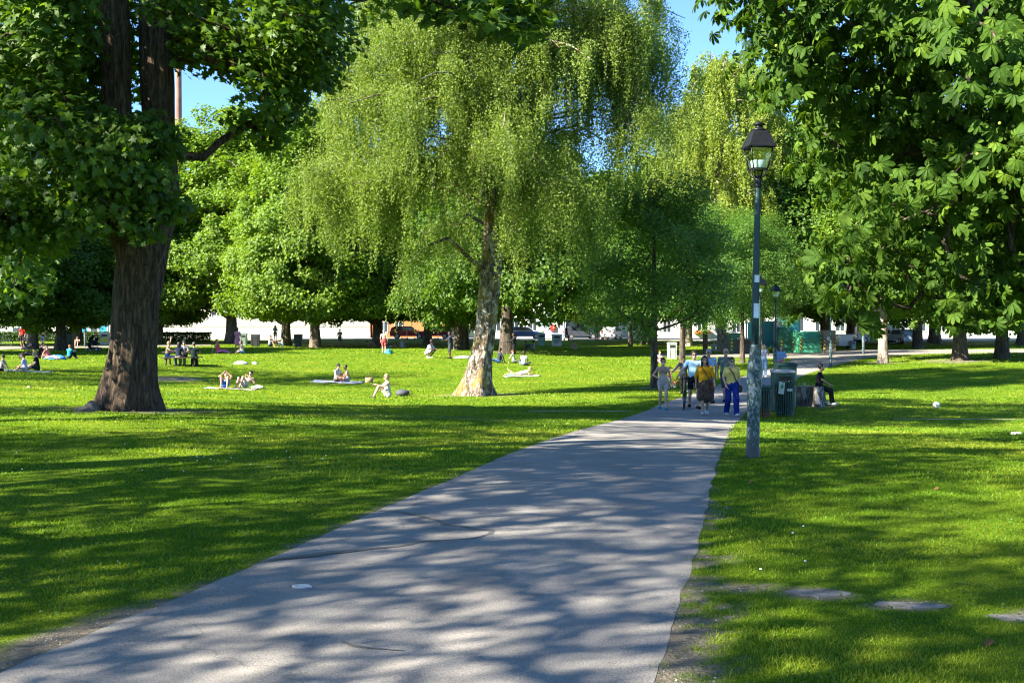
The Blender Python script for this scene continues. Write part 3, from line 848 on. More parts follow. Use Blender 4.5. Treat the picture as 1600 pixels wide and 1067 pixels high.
def hero_birch():
    g = G(745, 618); Y = g.y
    root = empty('weeping_birch', (0, 0, 0), 0, 'tall weeping birch with a pale cracked trunk and hanging foliage', 'tree')
    P = lambda px, py, dy=0: np.array(AT(px, py, Y + dy))
    arr = [trunk_pts([P(743, 624), P(746, 596), P(752, 560), P(758, 520), P(763, 470), P(768, 400), P(773, 300), P(776, 220)],
                     [.60, .51, .42, .40, .41, .38, .32, .25], 64, 110, 6, .65, 21, .08),
           trunk_pts([P(773, 310), P(752, 200, .3), P(730, 110, .4), P(712, 40, .4), P(700, -80, .3), P(690, -260)], [.24, .2, .17, .14, .1, .03], 20, 40, 4, 0, 5, .05),
           trunk_pts([P(775, 260), P(803, 190, -.3), P(840, 140, -.5), P(885, 100, -.6), P(930, 30, -.8), P(960, -60, -1)], [.26, .21, .18, .14, .1, .04], 20, 40, 4, 0, 8, .05),
           trunk_pts([P(774, 240), P(790, 120, .2), P(800, 0, .2), P(800, -160), P(795, -330)], [.26, .23, .2, .13, .04], 20, 40, 4, 0, 8, .05)]
    ax = lambda z: np.array((-.55 - .0 * z, Y, z))
    limbs = []; segs = []
    for k in range(74):
        z0 = 5.0 + 14.5 * ((k + rng.random()) / 74) ** .9; a = k * 2.399 + rng.normal(0, .25)
        rad = np.interp(z0, [5, 7, 10, 13, 16, 20], [6.2, 7.2, 7.5, 7.3, 6.8, 4.4]) * rng.uniform(.55, 1.0)
        if math.cos(a) > .2: rad *= np.interp(z0, [5, 8.5, 11], [.62, .78, 1.08])
        rise = rng.uniform(.5, 2.6); p = []
        for t in np.linspace(0, 1, 7):
            p.append(ax(z0) + np.array((math.cos(a) * rad * t, math.sin(a) * rad * t * .95, rise * math.sin(t * 2.2) - .9 * t * t)) + rng.normal(0, .12, 3) * t)
        p = np.array(p)
        limbs.append((p[2:], .42)); segs.append((list(p), list(np.linspace(.085, .015, 7))))
    for k in range(16):
        z0 = rng.uniform(9, 18); a = math.pi + rng.normal(0, .75); rad = np.interp(z0, [8, 12, 17], [7.6, 7.2, 6.4]) * rng.uniform(.75, 1.0)
        p = np.array([ax(z0) + np.array((math.cos(a) * rad * t, math.sin(a) * rad * t, 1.4 * math.sin(t * 2.4) - .5 * t * t)) for t in np.linspace(0, 1, 7)])
        limbs.append((p[2:], .45)); segs.append((list(p), list(np.linspace(.08, .015, 7))))
    # lower left limb seen against the light
    p = np.array([P(765, 430), P(735, 405, -.6), P(700, 372, -1.4), P(672, 383, -1.9), P(636, 410, -2.3)]); segs.append((list(p), [.1, .085, .07, .05, .025])); limbs.append((p[1:], .45))
    # the dark lobe that hangs toward the camera, and the bright apron on the sunny side
    for px, py, dy, n in ((770, 225, -4.6, 2), (840, 250, -4.4, 2), (890, 290, -3.9, 2), (700, 265, -4.4, 1), (1000, 200, -2.0, 2), (500, 290, -2.2, 2), (560, 300, -3.0, 2), (610, 250, -3.6, 2), (540, 110, -2.0, 2), (500, 180, -1.0, 2), (480, 270, -1.5, 2), (520, 40, -1.0, 2), (560, -20, 0, 2), (620, 60, -2.5, 2), (590, 150, -3.0, 2), (735, 40, -2.6, 3), (765, 110, -3.2, 3), (700, 130, -3.4, 2), (820, 40, -2.4, 2), (800, 170, -3.8, 2), (760, -40, -1.6, 3), (530, 130, -.5, 2), (600, 20, 1.0, 2), (660, 90, -3.2, 2), (1010, 60, -1.5, 3), (900, 60, -2.5, 3), (960, 10, -1.0, 3), (1040, 130, -.5, 2), (980, 120, -1.0, 2), (1030, 60, 0, 2), (1050, 180, -.5, 1)):
        for _ in range(n):
            q = P(px, py, dy) + rng.normal(0, .3, 3); c = ax(q[2] - .3)
            p = np.array([c * (1 - t) + q * t + np.array((0, 0, .8 * math.sin(t * 3.1))) for t in np.linspace(0, 1, 6)])
            limbs.append((p[3:], .5)); segs.append((list(p), list(np.linspace(.07, .012, 6))))
    tw = weeping_crown(limbs, 12800, .8, 3.2, .027, .074, root, 'birch')
    for t in tw[::14]: segs.append((list(t), list(np.linspace(.008, .003, len(t)))))
    bark_object('trunk', arr, segs, MATS['birch_bark'], root)

def hero_chestnut():
    root = empty('chestnut_tree', (0, 0, 0), 0, 'broad horse chestnut with large drooping leaf fans behind the near lamp', 'tree')
    c0 = np.array((10.7, 20.6, 7.3)); r0 = np.array((7.2, 5.5, 6.3))
    zb = H1(11.2, 20.9)
    P = []; N = []
    cl = []
    while len(cl) < 1020:
        d = rng.normal(0, 1, 3); d /= np.linalg.norm(d)
        lump = 1 + .26 * math.sin(d[0] * 7 + 1.3) * math.sin(d[2] * 8 + .4) + .14 * math.sin(d[1] * 9 + d[2] * 5)
        k = (.93 + .12 * rng.random()) if rng.random() < .72 else rng.uniform(.5, .9)
        p = c0 + d * r0 * lump * k
        if p[2] < H1(p[0], p[1]) + 2.5: p[2] = H1(p[0], p[1]) + 2.5 + rng.random() * .8
        qx, qy = 800 + F * p[0] / p[1], HOR - F * (p[2] - CZ) / p[1]
        if p[1] > 3 and qx > 1000 and qy > 474: continue
        if p[1] > 3 and qx < np.interp(qy, [-400, -100, 0, 60, 110, 170, 300, 430, 520], [1000, 1120, 1155, 1165, 1200, 1250, 1300, 1290, 1310]): continue
        if p[2] < 3 and np.hypot(p[0] - c0[0], p[1] - c0[1]) < 2: continue
        cl.append(p)
    cl = np.array(cl)
    for c in cl:
        d = (c - c0) / r0; d /= np.linalg.norm(d)
        n = rng.integers(20, 42)
        q = np.clip(rng.normal(0, 1, (n, 3)), -1.35, 1.35) * np.array((.5, .5, .4)); p = c + q
        P.append(p); N.append(d * .6 + np.array((0, 0, .62)) + rng.normal(0, .34, (n, 3)))
    P = np.concatenate(P); N = np.concatenate(N)
    S = .196 * rng.uniform(.6, 1.3, len(P))
    V, Fa, ti = scatter_leaves('palmate', P, N, S, math.pi + rng.normal(0, .7, len(P)))
    nodes = [np.array((11.2, 20.9, z)) for z in (1.6, 3, 4.5, 6, 7.5, 9)]
    segs = skeleton(nodes, cl, .018)
    barr = [trunk_pts([(11.2, 20.9, zb - .2), (11.2, 20.9, 1.2), (11.1, 20.9, 4), (11.0, 20.8, 7), (10.9, 20.8, 10)], [.5, .42, .36, .26, .08], 40, 60, 6, .4, 3, .06)]
    bark_object('trunk', barr, segs, MATS['dark_bark'], root)
    link_mesh('crown', mesh_np('crown', V, Fa, False, None, {'tint': ti}), LEAF['chestnut'], root)
    # spiky pale fruits in small bunches
    for (px, py, y) in ((1213, 72, 15.8), (1562, 193, 15.6), (1527, 241, 15.5)):
        m = MB()
        p = np.array(AT(px, py, y)); m.ell(p, .022, 8, 6)
        m.build('fruit', plain('fruit_husk', (.30, .30, .05), .8, 0, .2, 30), root)

def place_tree(proto, px, Y, label, first, rz, sc=1.0, py=None):
    if py is not None: g = G(px, py); x, y = g.x, g.y
    else: x, y = (px - 800) / F * Y, Y
    loc = (x, y, H1(x, y) - .05)
    if first:
        proto.location = loc; proto.rotation_euler = (0, 0, rz); proto.scale = (sc,) * 3 if not hasattr(sc, '__len__') else sc
        proto['label'] = label; return proto
    return copy_tree(proto, loc, rz, label, sc=sc)

def all_trees():

    hero_maple(); hero_birch(); hero_chestnut()
    # --- trees whose crowns hang above and left of the camera and shade the lawn and path
    A = make_tree('shade_maple', 15.5, 6.6, 6.4, .42, 'maple', 'wide', .165, 100, 125, 'maple_bark', 1.2, group='maples beside the footpath')
    for i, (x, y, rz, sc, lab) in enumerate(SHADE):
        loc = (x, y, H1(x, y) - .05)
        if i == 0: A.location = loc; A.rotation_euler = (0, 0, rz); A['label'] = lab; A.scale = (sc,) * 3 if not hasattr(sc, '__len__') else sc
        else: copy_tree(A, loc, rz, lab, sc=sc)
    # --- the low branch of the first of them that enters the picture at the top
    lp = [np.array((-11.4, 11.5, 6.6)), np.array((-8, 11.8, 6.9)), np.array((-4.5, 12.6, 6.1)), np.array((-2.6, 13, 5.62)), np.array((-1.7, 13.1, 5.55)), np.array((-.6, 13.4, 6.0)), np.array((.6, 13.8, 6.3))]
    off = np.array(A.location); lp = [p - off for p in lp]
    lm = limb_mesh([(lp, [.2, .17, .13, .10, .085, .06, .03]), ([lp[4], lp[4] + (.4, .3, .2), lp[4] + (.9, .2, -.05), lp[4] + (1.5, .3, -.2)], [.05, .035, .02, .01])])
    lm.build('low_branch', MATS['dark_bark'], A)
    cs = np.array([AT(px, py, 13.4 + rng.uniform(-.4, .6)) for px, py in ((640, 2), (680, -12), (700, 8), (735, 10), (760, 22), (790, 28), (800, 5), (820, 12), (835, 40), (785, 48), (850, -15), (740, -20), (900, -30), (690, 22), (810, 55))]) - off
    V, Fa, ti = clump_leaves(cs, np.full(len(cs), .3), np.full(len(cs), 42), 'maple', .15, cs.mean(0), .6, .8, .3, .5)
    link_mesh('low_foliage', mesh_np('low_foliage', V, Fa, False, None, {'tint': ti}), LEAF['maple'], A)
    # --- young dark trees along the path
    Bt = make_tree('hornbeam_tree', 9.7, 3.6, 2.5, .15, 'dark', 'rhomb', .12, 120, 330, 'dark_bark', .85, group='young dark trees along the footpath', shape='egg', flare=.2)
    for i, (px, py, rz, sc, lab) in enumerate([
        (1022, 606, .3, 1.0, 'young dark tree with a low fork beside the walking women'), (1066, 577, 2.0, 1.1, 'dark young tree just behind the cyclist'),
        (1102, 553, 4.0, 1.25, 'slim young tree beyond the man in the green shirt'), (1160, 567, 5.2, 1.0, 'thin lit trunk tree standing by the path near the lamp'),
        (1188, 557, 1.2, 1.15, 'young tree behind the woman in pale jeans'), (1130, 546, 3.1, 1.3, 'dark tree in front of the dark green container'), (985, 541, 5.9, 1.3, 'dark young tree on the lawn before the parked white cars')]):
        place_tree(Bt, px, 0, lab, i == 0, rz, sc, py)
    # --- large bright maples and lindens at the far side
    Cc = make_tree('linden_tree', 23.5, 7.2, 2.3, .55, 'bright', 'wide', .30, 300, 290, 'park_bark', 1.5, group='large leafy trees across the lawn', shape='round', skirt=90)
    for i, (px, Y, py, rz, sc, lab) in enumerate([
        (362, 0, 536, 0, (1.1, 1.1, 1.06), 'bright leafy tree behind the woman in the pink dress'), (492, 0, 543, 2.1, (.85, .85, .95), 'bright tree with a thick dark trunk beside two dark bins'),
        (447, 0, 540.5, 4.4, (.8, .8, .85), 'bright tree with a slim trunk behind the picnickers in white'), (250, 0, 536, 1.0, (.6, .6, .62), 'bright tree half hidden by the forked maple trunk'),
        (122, 0, 537, 5.0, (.8, .8, .68), 'leafy tree in front of the shop with turquoise windows'), (52, 0, 546, 3.6, (.7, .7, .62), 'leafy tree behind the strollers'),
        (-70, 104, None, 1.9, (.7, .7, .65), 'leafy tree at the edge of the park by the white house'), (590, 112, None, .7, (.9, .9, .85), 'leafy tree by the orange brick house'),
        (668, 116, None, 2.9, (.8, .8, .8), 'leafy tree before the parked red car'), (942, 0, 530, 5.5, (.75, .75, .7), 'slim tree beside the parked white car'),
        (860, 174, None, 4.0, 1.15, 'tall leafy tree behind the grey house'), (1230, 118, None, 2.5, (1.1, 1.1, 1.0), 'bright tall tree behind the green containers'),
        (1330, 124, None, 5.6, 1.0, 'bright tree behind the white vans'), (1460, 122, None, .2, 1.05, 'tall leafy tree behind the parked pale blue car'),
        (1600, 112, None, 3.3, 1.05, 'leafy tree at the far corner of the park'), (1050, 176, None, 1.3, (1.1, 1.1, 1.2), 'tall leafy tree behind the far street'), (1010, 118, None, .3, (.85, .85, .85), 'leafy tree beside the parked white van'), (250, 176, None, 3.0, (1.3, 1.3, 1.1), 'very tall leafy tree rising over the white buildings'), (500, 176, None, 4.9, (1.3, 1.3, 1.15), 'tall leafy tree behind the cream building')]):
        place_tree(Cc, px, Y, lab, i == 0, rz, sc, py)
    Dd = make_tree('park_tree', 15.5, 5.4, 2.5, .42, 'maple', 'wide', .25, 170, 300, 'dark_bark', 1.3, group='shady trees around the lawn', skirt=40)
    for i, (px, Y, py, rz, sc, lab) in enumerate([
        (716, 0, 547, 0.4, (.9, .9, 1.0), 'two stemmed dark tree behind the standing man in dark clothes'), (792, 0, 553, 2.2, (1.15, 1.15, 1.2), 'thick trunk tree directly behind the birch'),
        (727, 0, 546, 4.1, (.7, .7, .9), 'second dark stem close beside the two stemmed tree'),
        (1500, 0, 563, 1.7, (.95, .95, .9), 'tree with a broad flared sunlit trunk base'), (1434, 0, 544, 3.0, (1.0, 1.0, 1.0), 'rough trunk tree beside the parked pale blue car'),
        (1566, 0, 560, 4.5, (.9, .9, .9), 'dark trunk tree beyond the flared trunk'), (1640, 0, 556, 5.5, (1.0, 1.0, 1.0), 'tree at the far edge of the lawn, mostly hidden by leaves'),
        (95, 86, None, 5.0, (.95, .95, .72), 'dark low tree beside the seated child in blue'), (-60, 76, None, 1.0, (1.1, 1.1, .9), 'dark tree beyond the picnic group in shade'), (1290, 100, None, 2.0, (1.1, 1.1, 1.2), 'shady tree beside the brown container')]):
        place_tree(Dd, px, Y, lab, i == 0, rz, sc, py)
    Pp = make_tree('pale_trunk_tree', 12, 4.2, 3.4, .27, 'bright', 'wide', .2, 80, 200, 'pale_bark', 1.1)
    place_tree(Pp, 1380, 0, 'tree with a smooth pale sunlit trunk by the path bend', True, .4, 1.0, 567)
    # --- tall pale weeping trees behind
    root = empty('silver_birch', (0, 0, 0), 0, None, 'tree', 'tall pale birches behind the park')
    limbs = []; segs = []
    for k in range(60):
        z0 = 6 + 18 * (k / 60); a = k * 2.399; rad = np.interp(z0, [6, 12, 18, 24], [5.2, 5.4, 4.2, 1.8]) * rng.uniform(.6, 1)
        p = np.array([(math.cos(a) * rad * t, math.sin(a) * rad * t, z0 + 2.2 * math.sin(t * 2)) for t in np.linspace(0, 1, 5)]); limbs.append((p[1:], .6)); segs.append((list(p), list(np.linspace(.1, .02, 5))))
    weeping_crown(limbs, 2300, 1.5, 4.2, .06, .19, root, 'pale')
    bark_object('trunk', [trunk_pts([(0, 0, -.3), (0, 0, 6), (.3, 0, 14), (.2, 0, 25)], [.42, .34, .24, .04], 20, 40, 5, .3, 2, .05)], segs, MATS['pale_bark'], root)
    for i, (px, Y, rz, sc, lab) in enumerate([(1128, 98, 0, (1, 1, .98), 'tall pale birch rising behind the dark young trees'), (1185, 108, 2, (1, 1, 1.0), 'tall pale birch behind the near lamp'), (1075, 112, 4, (1, 1, .93), 'tall pale birch behind the weeping birch'), (1290, 128, 1, (1.1, 1.1, 1.1), 'tall pale birch behind the chestnut leaves')]):
        place_tree(root, px, Y, lab, i == 0, rz, sc)
SHADE = [(-11.5, 11.5, 0, 1.0, 'maple overhanging the lawn with a dark branch above the view'), (-16.2, 2.2, 1.9, 1.0, 'maple left of the camera that dapples the footpath'),
         (-2.2, -.8, 5.2, (.95, .95, .9), 'smaller maple close to the footpath shading the near turf'), (-22, 15, 2.9, 1.05, 'maple shading the lawn in front of the forked trunk'),
         (-19.5, 5, 4.1, 1.0, 'maple shading the near left lawn'), (-12.9, -2.6, .5, (.82, .82, .9), 'maple behind the view that shades the nearest stretch of footpath'), (-30, 48, .9, 1.05, 'maple at the lawn edge beside the shaded picnic group'), (-37, 38, 3.3, 1.0, 'outer maple at the lawn edge far beyond the forked trunk')]
# ================================================================ street furniture and things
def GL(px, py, dy=0.0):
    g = G(px, py)
    if dy: y = g.y + dy; x = g.x * y / g.y; return Vector((x, y, H1(x, y)))
    return g

def paint_worn():
    if 'post_paint' in MATS: return MATS['post_paint']
    t = NT('post_paint'); v = t.coord()
    sp = t.n('ShaderNodeSeparateXYZ'); t.l(v, sp.inputs[0])
    z = sp.outputs['Z']
    f = t.noise(t.coord((5, 5, 3.2)), 3.2, 8, .72); f2 = t.noise(t.coord((14, 14, 6)), 3, 6, .7)
    mask = t.ramp(z, [(0, .15), (.3, .85), (1, 1)])
    # worn band of the cast base: metre marks scaled to 0..1 over 2.2 m
    zz = t.math('DIVIDE', z, 2.2)
    band = t.ramp(zz, [(.04, .1), (.12, .75), (.5, 1.0), (.66, .85), (.78, .35), (1.0, .08)])
    th = t.math('ADD', t.math('MULTIPLY', f, .75), t.math('MULTIPLY', f2, .25))
    peel = t.ramp(t.math('SUBTRACT', th, t.math('MULTIPLY', t.math('SUBTRACT', 1.0, band), .22)), [(.47, 0.0), (.52, 1.0)])
    green = t.ramp(f2, [(.3, (.008, .03, .028)), (.7, (.018, .055, .05))])
    grey = t.ramp(f2, [(.3, (.085, .125, .135)), (.7, (.21, .26, .265))])
    col = t.mix(peel, green, grey)
    low = t.ramp(zz, [(.02, .75), (.16, 0.0)])
    col = t.mix(low, col, (.06, .05, .045))
    return t.done(t.pbr(col, .5, 0, t.bump(t.math('ADD', peel, f2), .4, .006), .4))

def glassmat():
    if 'lamp_glass' in MATS: return MATS['lamp_glass']
    t = NT('lamp_glass')
    a = t.n('ShaderNodeBsdfTransparent'); a.inputs[0].default_value = (.9, .95, .94, 1)
    b = t.n('ShaderNodeBsdfGlossy'); b.inputs['Roughness'].default_value = .05
    m = t.n('ShaderNodeMixShader'); m.inputs[0].default_value = .14
    t.l(a.outputs[0], m.inputs[1]); t.l(b.outputs[0], m.inputs[2]); return t.done(m)

def lantern_frustum(m, c, z0, z1, a, b, t):
    """a bar along each of four edges of a square frustum plus rims"""
    for sx, sy in ((1, 1), (-1, 1), (-1, -1), (1, -1)):
        m.tube([(c[0] + sx * a, c[1] + sy * a, z0), (c[0] + sx * b, c[1] + sy * b, z1)], t, 5)
    for z, k in ((z0, a), (z1, b)):
        for i in range(4):
            p = [(k, k), (-k, k), (-k, -k), (k, -k)]
            m.tube([(c[0] + p[i][0], c[1] + p[i][1], z), (c[0] + p[(i + 1) % 4][0], c[1] + p[(i + 1) % 4][1], z)], t, 5)

def make_lamp():
    root = empty('street_lamp', (0, 0, 0), 0, None, 'street lamp', 'old lantern posts in the park')
    pm = paint_worn(); bl = plain('lantern_black', (.012, .013, .014), .4, .3, .3, 14)
    m = MB(); m.lathe([(.105, -.15), (.1, .02), (.098, .12), (.09, .16), (.088, .5), (.094, .85), (.104, 1.02), (.10, 1.2), (.085, 1.34), (.062, 1.5), (.056, 1.56)], n=28); m.build('base_column', pm, root)
    m = MB(); m.lathe([(.054, 1.56), (.052, 2.0), (.046, 2.6), (.040, 3.2), (.037, 3.7), (.036, 3.82)], n=20); m.build('pole', pm, root)
    m = MB(); m.lathe([(.036, 3.72), (.052, 3.74), (.052, 3.77), (.04, 3.79), (.058, 3.83), (.04, 3.87), (.03, 3.9)], n=18); m.build('collar', bl, root)
    m = MB()
    for sx, sy in ((1, 1), (-1, 1), (-1, -1), (1, -1)): m.tube([(0, 0, 3.84), (sx * .055, sy * .055, 3.88), (sx * .10, sy * .10, 3.985)], [.016, .013, .012], 6)
    lantern_frustum(m, (0, 0), 3.985, 4.27, .10, .152, .0105); m.build('lantern_frame', bl, root)
    g = glassmat()
    for i in range(4):
        A = [(1, 1), (-1, 1), (-1, -1), (1, -1)]; p, q = A[i], A[(i + 1) % 4]
        a, b = .098, .150; n = np.array((p[0] + q[0], p[1] + q[1], 0)) / 2 * .003
        vs = [np.array((p[0] * a, p[1] * a, 3.987)), np.array((q[0] * a, q[1] * a, 3.987)), np.array((q[0] * b, q[1] * b, 4.268)), np.array((p[0] * b, p[1] * b, 4.268))]
        m = MB(); m._add([v - n for v in vs] + [v for v in vs], [(0, 3, 2, 1), (4, 5, 6, 7), (0, 1, 5, 4), (1, 2, 6, 5), (2, 3, 7, 6), (3, 0, 4, 7)])
        m.build('glass_pane', g, root)
    m = MB(); m.lathe([(.085, 3.99), (.09, 4.0), (.108, 4.09), (.10, 4.10), (.02, 4.11)], n=16); m.build('diffuser', plain('milky_glass', (.62, .75, .74), .35, 0, .05), root)
    m = MB()
    def sq(prof):
        vs, fs = [], []
        for k, z in prof: vs += [(k, k, z), (-k, k, z), (-k, -k, z), (k, -k, z)]
        for i in range(len(prof) - 1):
            for j in range(4): fs.append((i * 4 + j, i * 4 + (j + 1) % 4, i * 4 + 4 + (j + 1) % 4, i * 4 + 4 + j))
        fs += [(3, 2, 1, 0), tuple(len(vs) - 4 + j for j in range(4))]
        m._add(vs, fs)
    sq([(.15, 4.272), (.196, 4.275), (.198, 4.30), (.182, 4.315), (.165, 4.36), (.135, 4.44), (.105, 4.50), (.10, 4.51)]); m.build('lantern_roof', bl, root, .006)
    m = MB(); m.lathe([(.105, 4.51), (.108, 4.53), (.075, 4.545), (.05, 4.56), (.05, 4.585), (.085, 4.595), (.08, 4.615), (.03, 4.63), (.012, 4.65)], n=16); m.build('chimney_cap', bl, root)
    return root

def lamps():
    L = make_lamp()
    spots = [(1176, 715, 0, .12, (0, .0195), 'tall near lamp post with peeling grey green paint beside the path'), (1187, 618, 0, .5, (0, .0), 'lamp half hidden behind the nearest lamp post'),
             (1211, 594, 0, .3, (0, .01), 'small lantern post standing behind the bins'), (1298, 573, 0, .9, (0, 0), 'lamp post at the path bend with its lantern among leaves'),
             (1349, 554, 0, .2, (0, 0), 'far lamp post on the grass corner with its lantern among leaves'), (133, 542, 0, .2, (0, 0), 'far lamp post beside the sandy path')]
    for i, (px, py, dy, rz, tilt, lab) in enumerate(spots):
        p = GL(px, py); o = L if i == 0 else copy_tree(L)
        o.location = p; o.rotation_euler = (0, tilt[1], rz); o['label'] = lab
    s = MB()
    for k in range(5):
        a0 = -2.2 + k * .3
    vs = []
    for z in (1.93, 2.13):
        for k in range(6):
            a = -2.35 + k * .32; vs.append((.0545 * math.cos(a), .0545 * math.sin(a), z))
    s._add(vs, [(k, k + 1, k + 7, k + 6) for k in range(5)], True); s.build('sticker', plain('sticker_white', (.7, .72, .72), .7), L)
    s = MB(); vs = []
    for z in (2.42, 2.52):
        for k in range(6):
            a = -2.3 + k * .3; vs.append((.0515 * math.cos(a), .0515 * math.sin(a), z))
    s._add(vs, [(k, k + 1, k + 7, k + 6) for k in range(5)], True); s.build('sticker', MATS['sticker_white'], L)

def slat_bin(loc, rz, label, rust=False, h=1.0, r=.27):
    root = empty('litter_bin', loc, rz, label, 'litter bin', 'green slatted litter bins by the lamp')
    t = NT('bin_paint'); v = t.coord(); f = t.noise(v, 7, 6, .7)
    sp = t.n('ShaderNodeSeparateXYZ'); t.l(v, sp.inputs[0])
    col = t.ramp(f, [(.3, (.012, .045, .035)), (.55, (.03, .085, .065)), (.72, (.16, .22, .18))])
    if rust: col = t.mix(t.ramp(t.math('ADD', sp.outputs['Z'], t.math('MULTIPLY', f, .5)), [(.3, .85), (.58, 0.0)]), col, (.28, .09, .025))
    t.done(t.pbr(col, .5, .1, None, .4)); pm = t.m
    m = MB(); m.lathe([(r * .72, .06), (r * .9, h * .9), (r * .86, h * .9), (r * .68, .1)], n=24); m.build('liner', plain('bin_liner', (.012, .014, .013), .7), root)
    m = MB()
    for k in range(26):
        a = 2 * math.pi * k / 26; c, s = math.cos(a), math.sin(a)
        for (r0, z0, r1, z1) in ((r * .78, .02, r * .95, h * .86), (r * .95, h * .86, r * 1.12, h)):
            u = np.array((-s, c, 0)) * .017; n = np.array((c, s, 0)) * .004
            p = np.array((c * r0, s * r0, z0)); q = np.array((c * r1, s * r1, z1))
            m._add([p - u - n, p + u - n, q + u - n, q - u - n, p - u + n, p + u + n, q + u + n, q - u + n], [(3, 2, 1, 0), (4, 5, 6, 7), (0, 1, 5, 4), (1, 2, 6, 5), (2, 3, 7, 6), (3, 0, 4, 7)])
    m.build('slats', pm, root)
    for rr, z in ((r * .99, h * .86), (r * .82, .12)): m = MB(); m.ring((0, 0, z), rr, .011, 'z', 28, 6); m.build('hoop', pm, root)
    return root

def box_bin(name, loc, w, d, h, col, lidcol, label, rz=0, cat='bin', group=None, lid=.08, flap=True):
    root = empty(name, loc, rz, label, cat, group)
    cm = plain(name + '_%d%d%d' % tuple(int(k * 99) for k in col), col, .55, 0, .3, 3); lm = plain(name + '_lid_%d%d%d' % tuple(int(k * 99) for k in lidcol), lidcol, .5, 0, .2, 3)
    m = MB(); m.box((0, 0, h * .47), (w * .94, d * .94, h * .94), taper=1.06)
    for s in (-1, 1): m.box((s * w * .3, -d * .5 - .004, h * .45), (w * .05, .02, h * .7))
    m.build('body', cm, root, .015)
    m = MB(); m.box((0, 0, h * .94 + lid / 2 + .004), (w * 1.08, d * 1.08, lid), taper=.94); m.box((0, 0, h * .94 + lid + .012), (w * .8, d * .8, .02)); m.build('lid', lm, root, .012)
    if flap:
        m = MB(); m.box((0, -d * .5 - .014, h * .78), (w * .6, .012, h * .16)); m.build('flap', plain('bin_flap', (.02, .02, .02), .5), root)
    return root

def bins():
    slat_bin(GL(1189, 652), .2, 'slatted green bin with rusty feet partly behind the lamp post', True, .95, .34)
    b = slat_bin(GL(1226, 650), 0, 'slatted green bin with a white paper notice on its rim', False, 1.04, .33)
    m = MB(); m.box((-.17, -.345, .86), (.17, .006, .36), ry=.12, rx=-.08); n = m.build('notice', plain('paper_white', (.5, .51, .49), .8), b)
    m = MB(); m.box((-.155, -.352, .9), (.07, .005, .12), ry=.12, rx=-.08); m.build('green_mark', plain('notice_green', (.03, .3, .1), .8), n)
    m = MB(); m.box((.07, -.345, .80), (.16, .006, .07)); m.build('white_label', MATS['paper_white'], b)
    box_bin('square_bin', GL(1223, 645, .4), .62, .55, 1.28, (.03, .075, .06), (.33, .36, .36), 'square green bin with a grey flat lid behind the slatted bins', .05, 'litter bin')
    box_bin('square_bin', GL(1227, 640, .9), .6, .55, 1.42, (.02, .06, .05), (.02, .05, .045), 'dark green lidded bin behind the grey lidded bin', .05, 'litter bin')
    grp = 'bins and cabinets around the far lawn'
    for px, py, w, d, h, c, l, lab, nm, ct in [
        (399, 541, .75, .6, 1.1, (.02, .022, .022), (.03, .03, .03), 'black bin between the pink dress woman and the white picnickers', 'park_bin', 'bin'),
        (466, 542, .72, .6, 1.15, (.03, .05, .045), (.03, .04, .04), 'black green bin next to the thick dark trunk', 'park_bin', 'bin'),
        (381, 540, .6, .5, 1.15, (.12, .17, .14), (.1, .14, .12), 'grey green bin behind the woman in the pink dress', 'park_bin', 'bin'),
        (107, 545, .8, .6, 1.65, (.035, .075, .075), (.03, .06, .06), 'tall dark green cabinet behind the child in blue', 'green_cabinet', 'cabinet'),
        (165, 539, .95, .6, 1.15, (.36, .36, .3), (.4, .4, .36), 'pale grey box with a yellow panel by the maple trunk', 'grey_box', 'cabinet'),
        (1050, 561, .62, .6, 1.15, (.3, .34, .29), (.2, .22, .2), 'pale grey green bin on the lawn between two young trees', 'park_bin', 'bin'),
        (870, 541, 1.0, .5, 1.15, (.5, .52, .47), (.4, .42, .38), 'white green electric box splashed with graffiti', 'electric_box', 'cabinet'),
        (846, 540, .75, .45, 1.2, (.22, .35, .27), (.2, .3, .24), 'green electric box beside the graffiti box', 'electric_box', 'cabinet'),
        (1160, 553, 1.5, 1.0, 1.15, (.03, .035, .04), (.05, .055, .06), 'dark grey wheeled dumpster under the young trees', 'dumpster', 'dumpster')]:
        o = box_bin(nm, GL(px, py), w, d, h, c, l, lab, 0, ct, grp)
        if nm == 'grey_box':
            m = MB(); m.box((0, -.31, .5), (.6, .01, .5)); m.build('yellow_panel', plain('yellow_panel', (.5, .42, .05), .7), o)
        if px == 870:
            m = MB()
            for k in range(7): m.tube([(-.35 + .1 * k, -.262, .3 + .4 * random.random()), (-.3 + .1 * k, -.262, .55 + .4 * random.random()), (-.22 + .1 * k, -.262, .3 + .5 * random.random())], .018, 4)
            m.build('graffiti', plain('graffiti_green', (.2, .3, .22), .7), o)

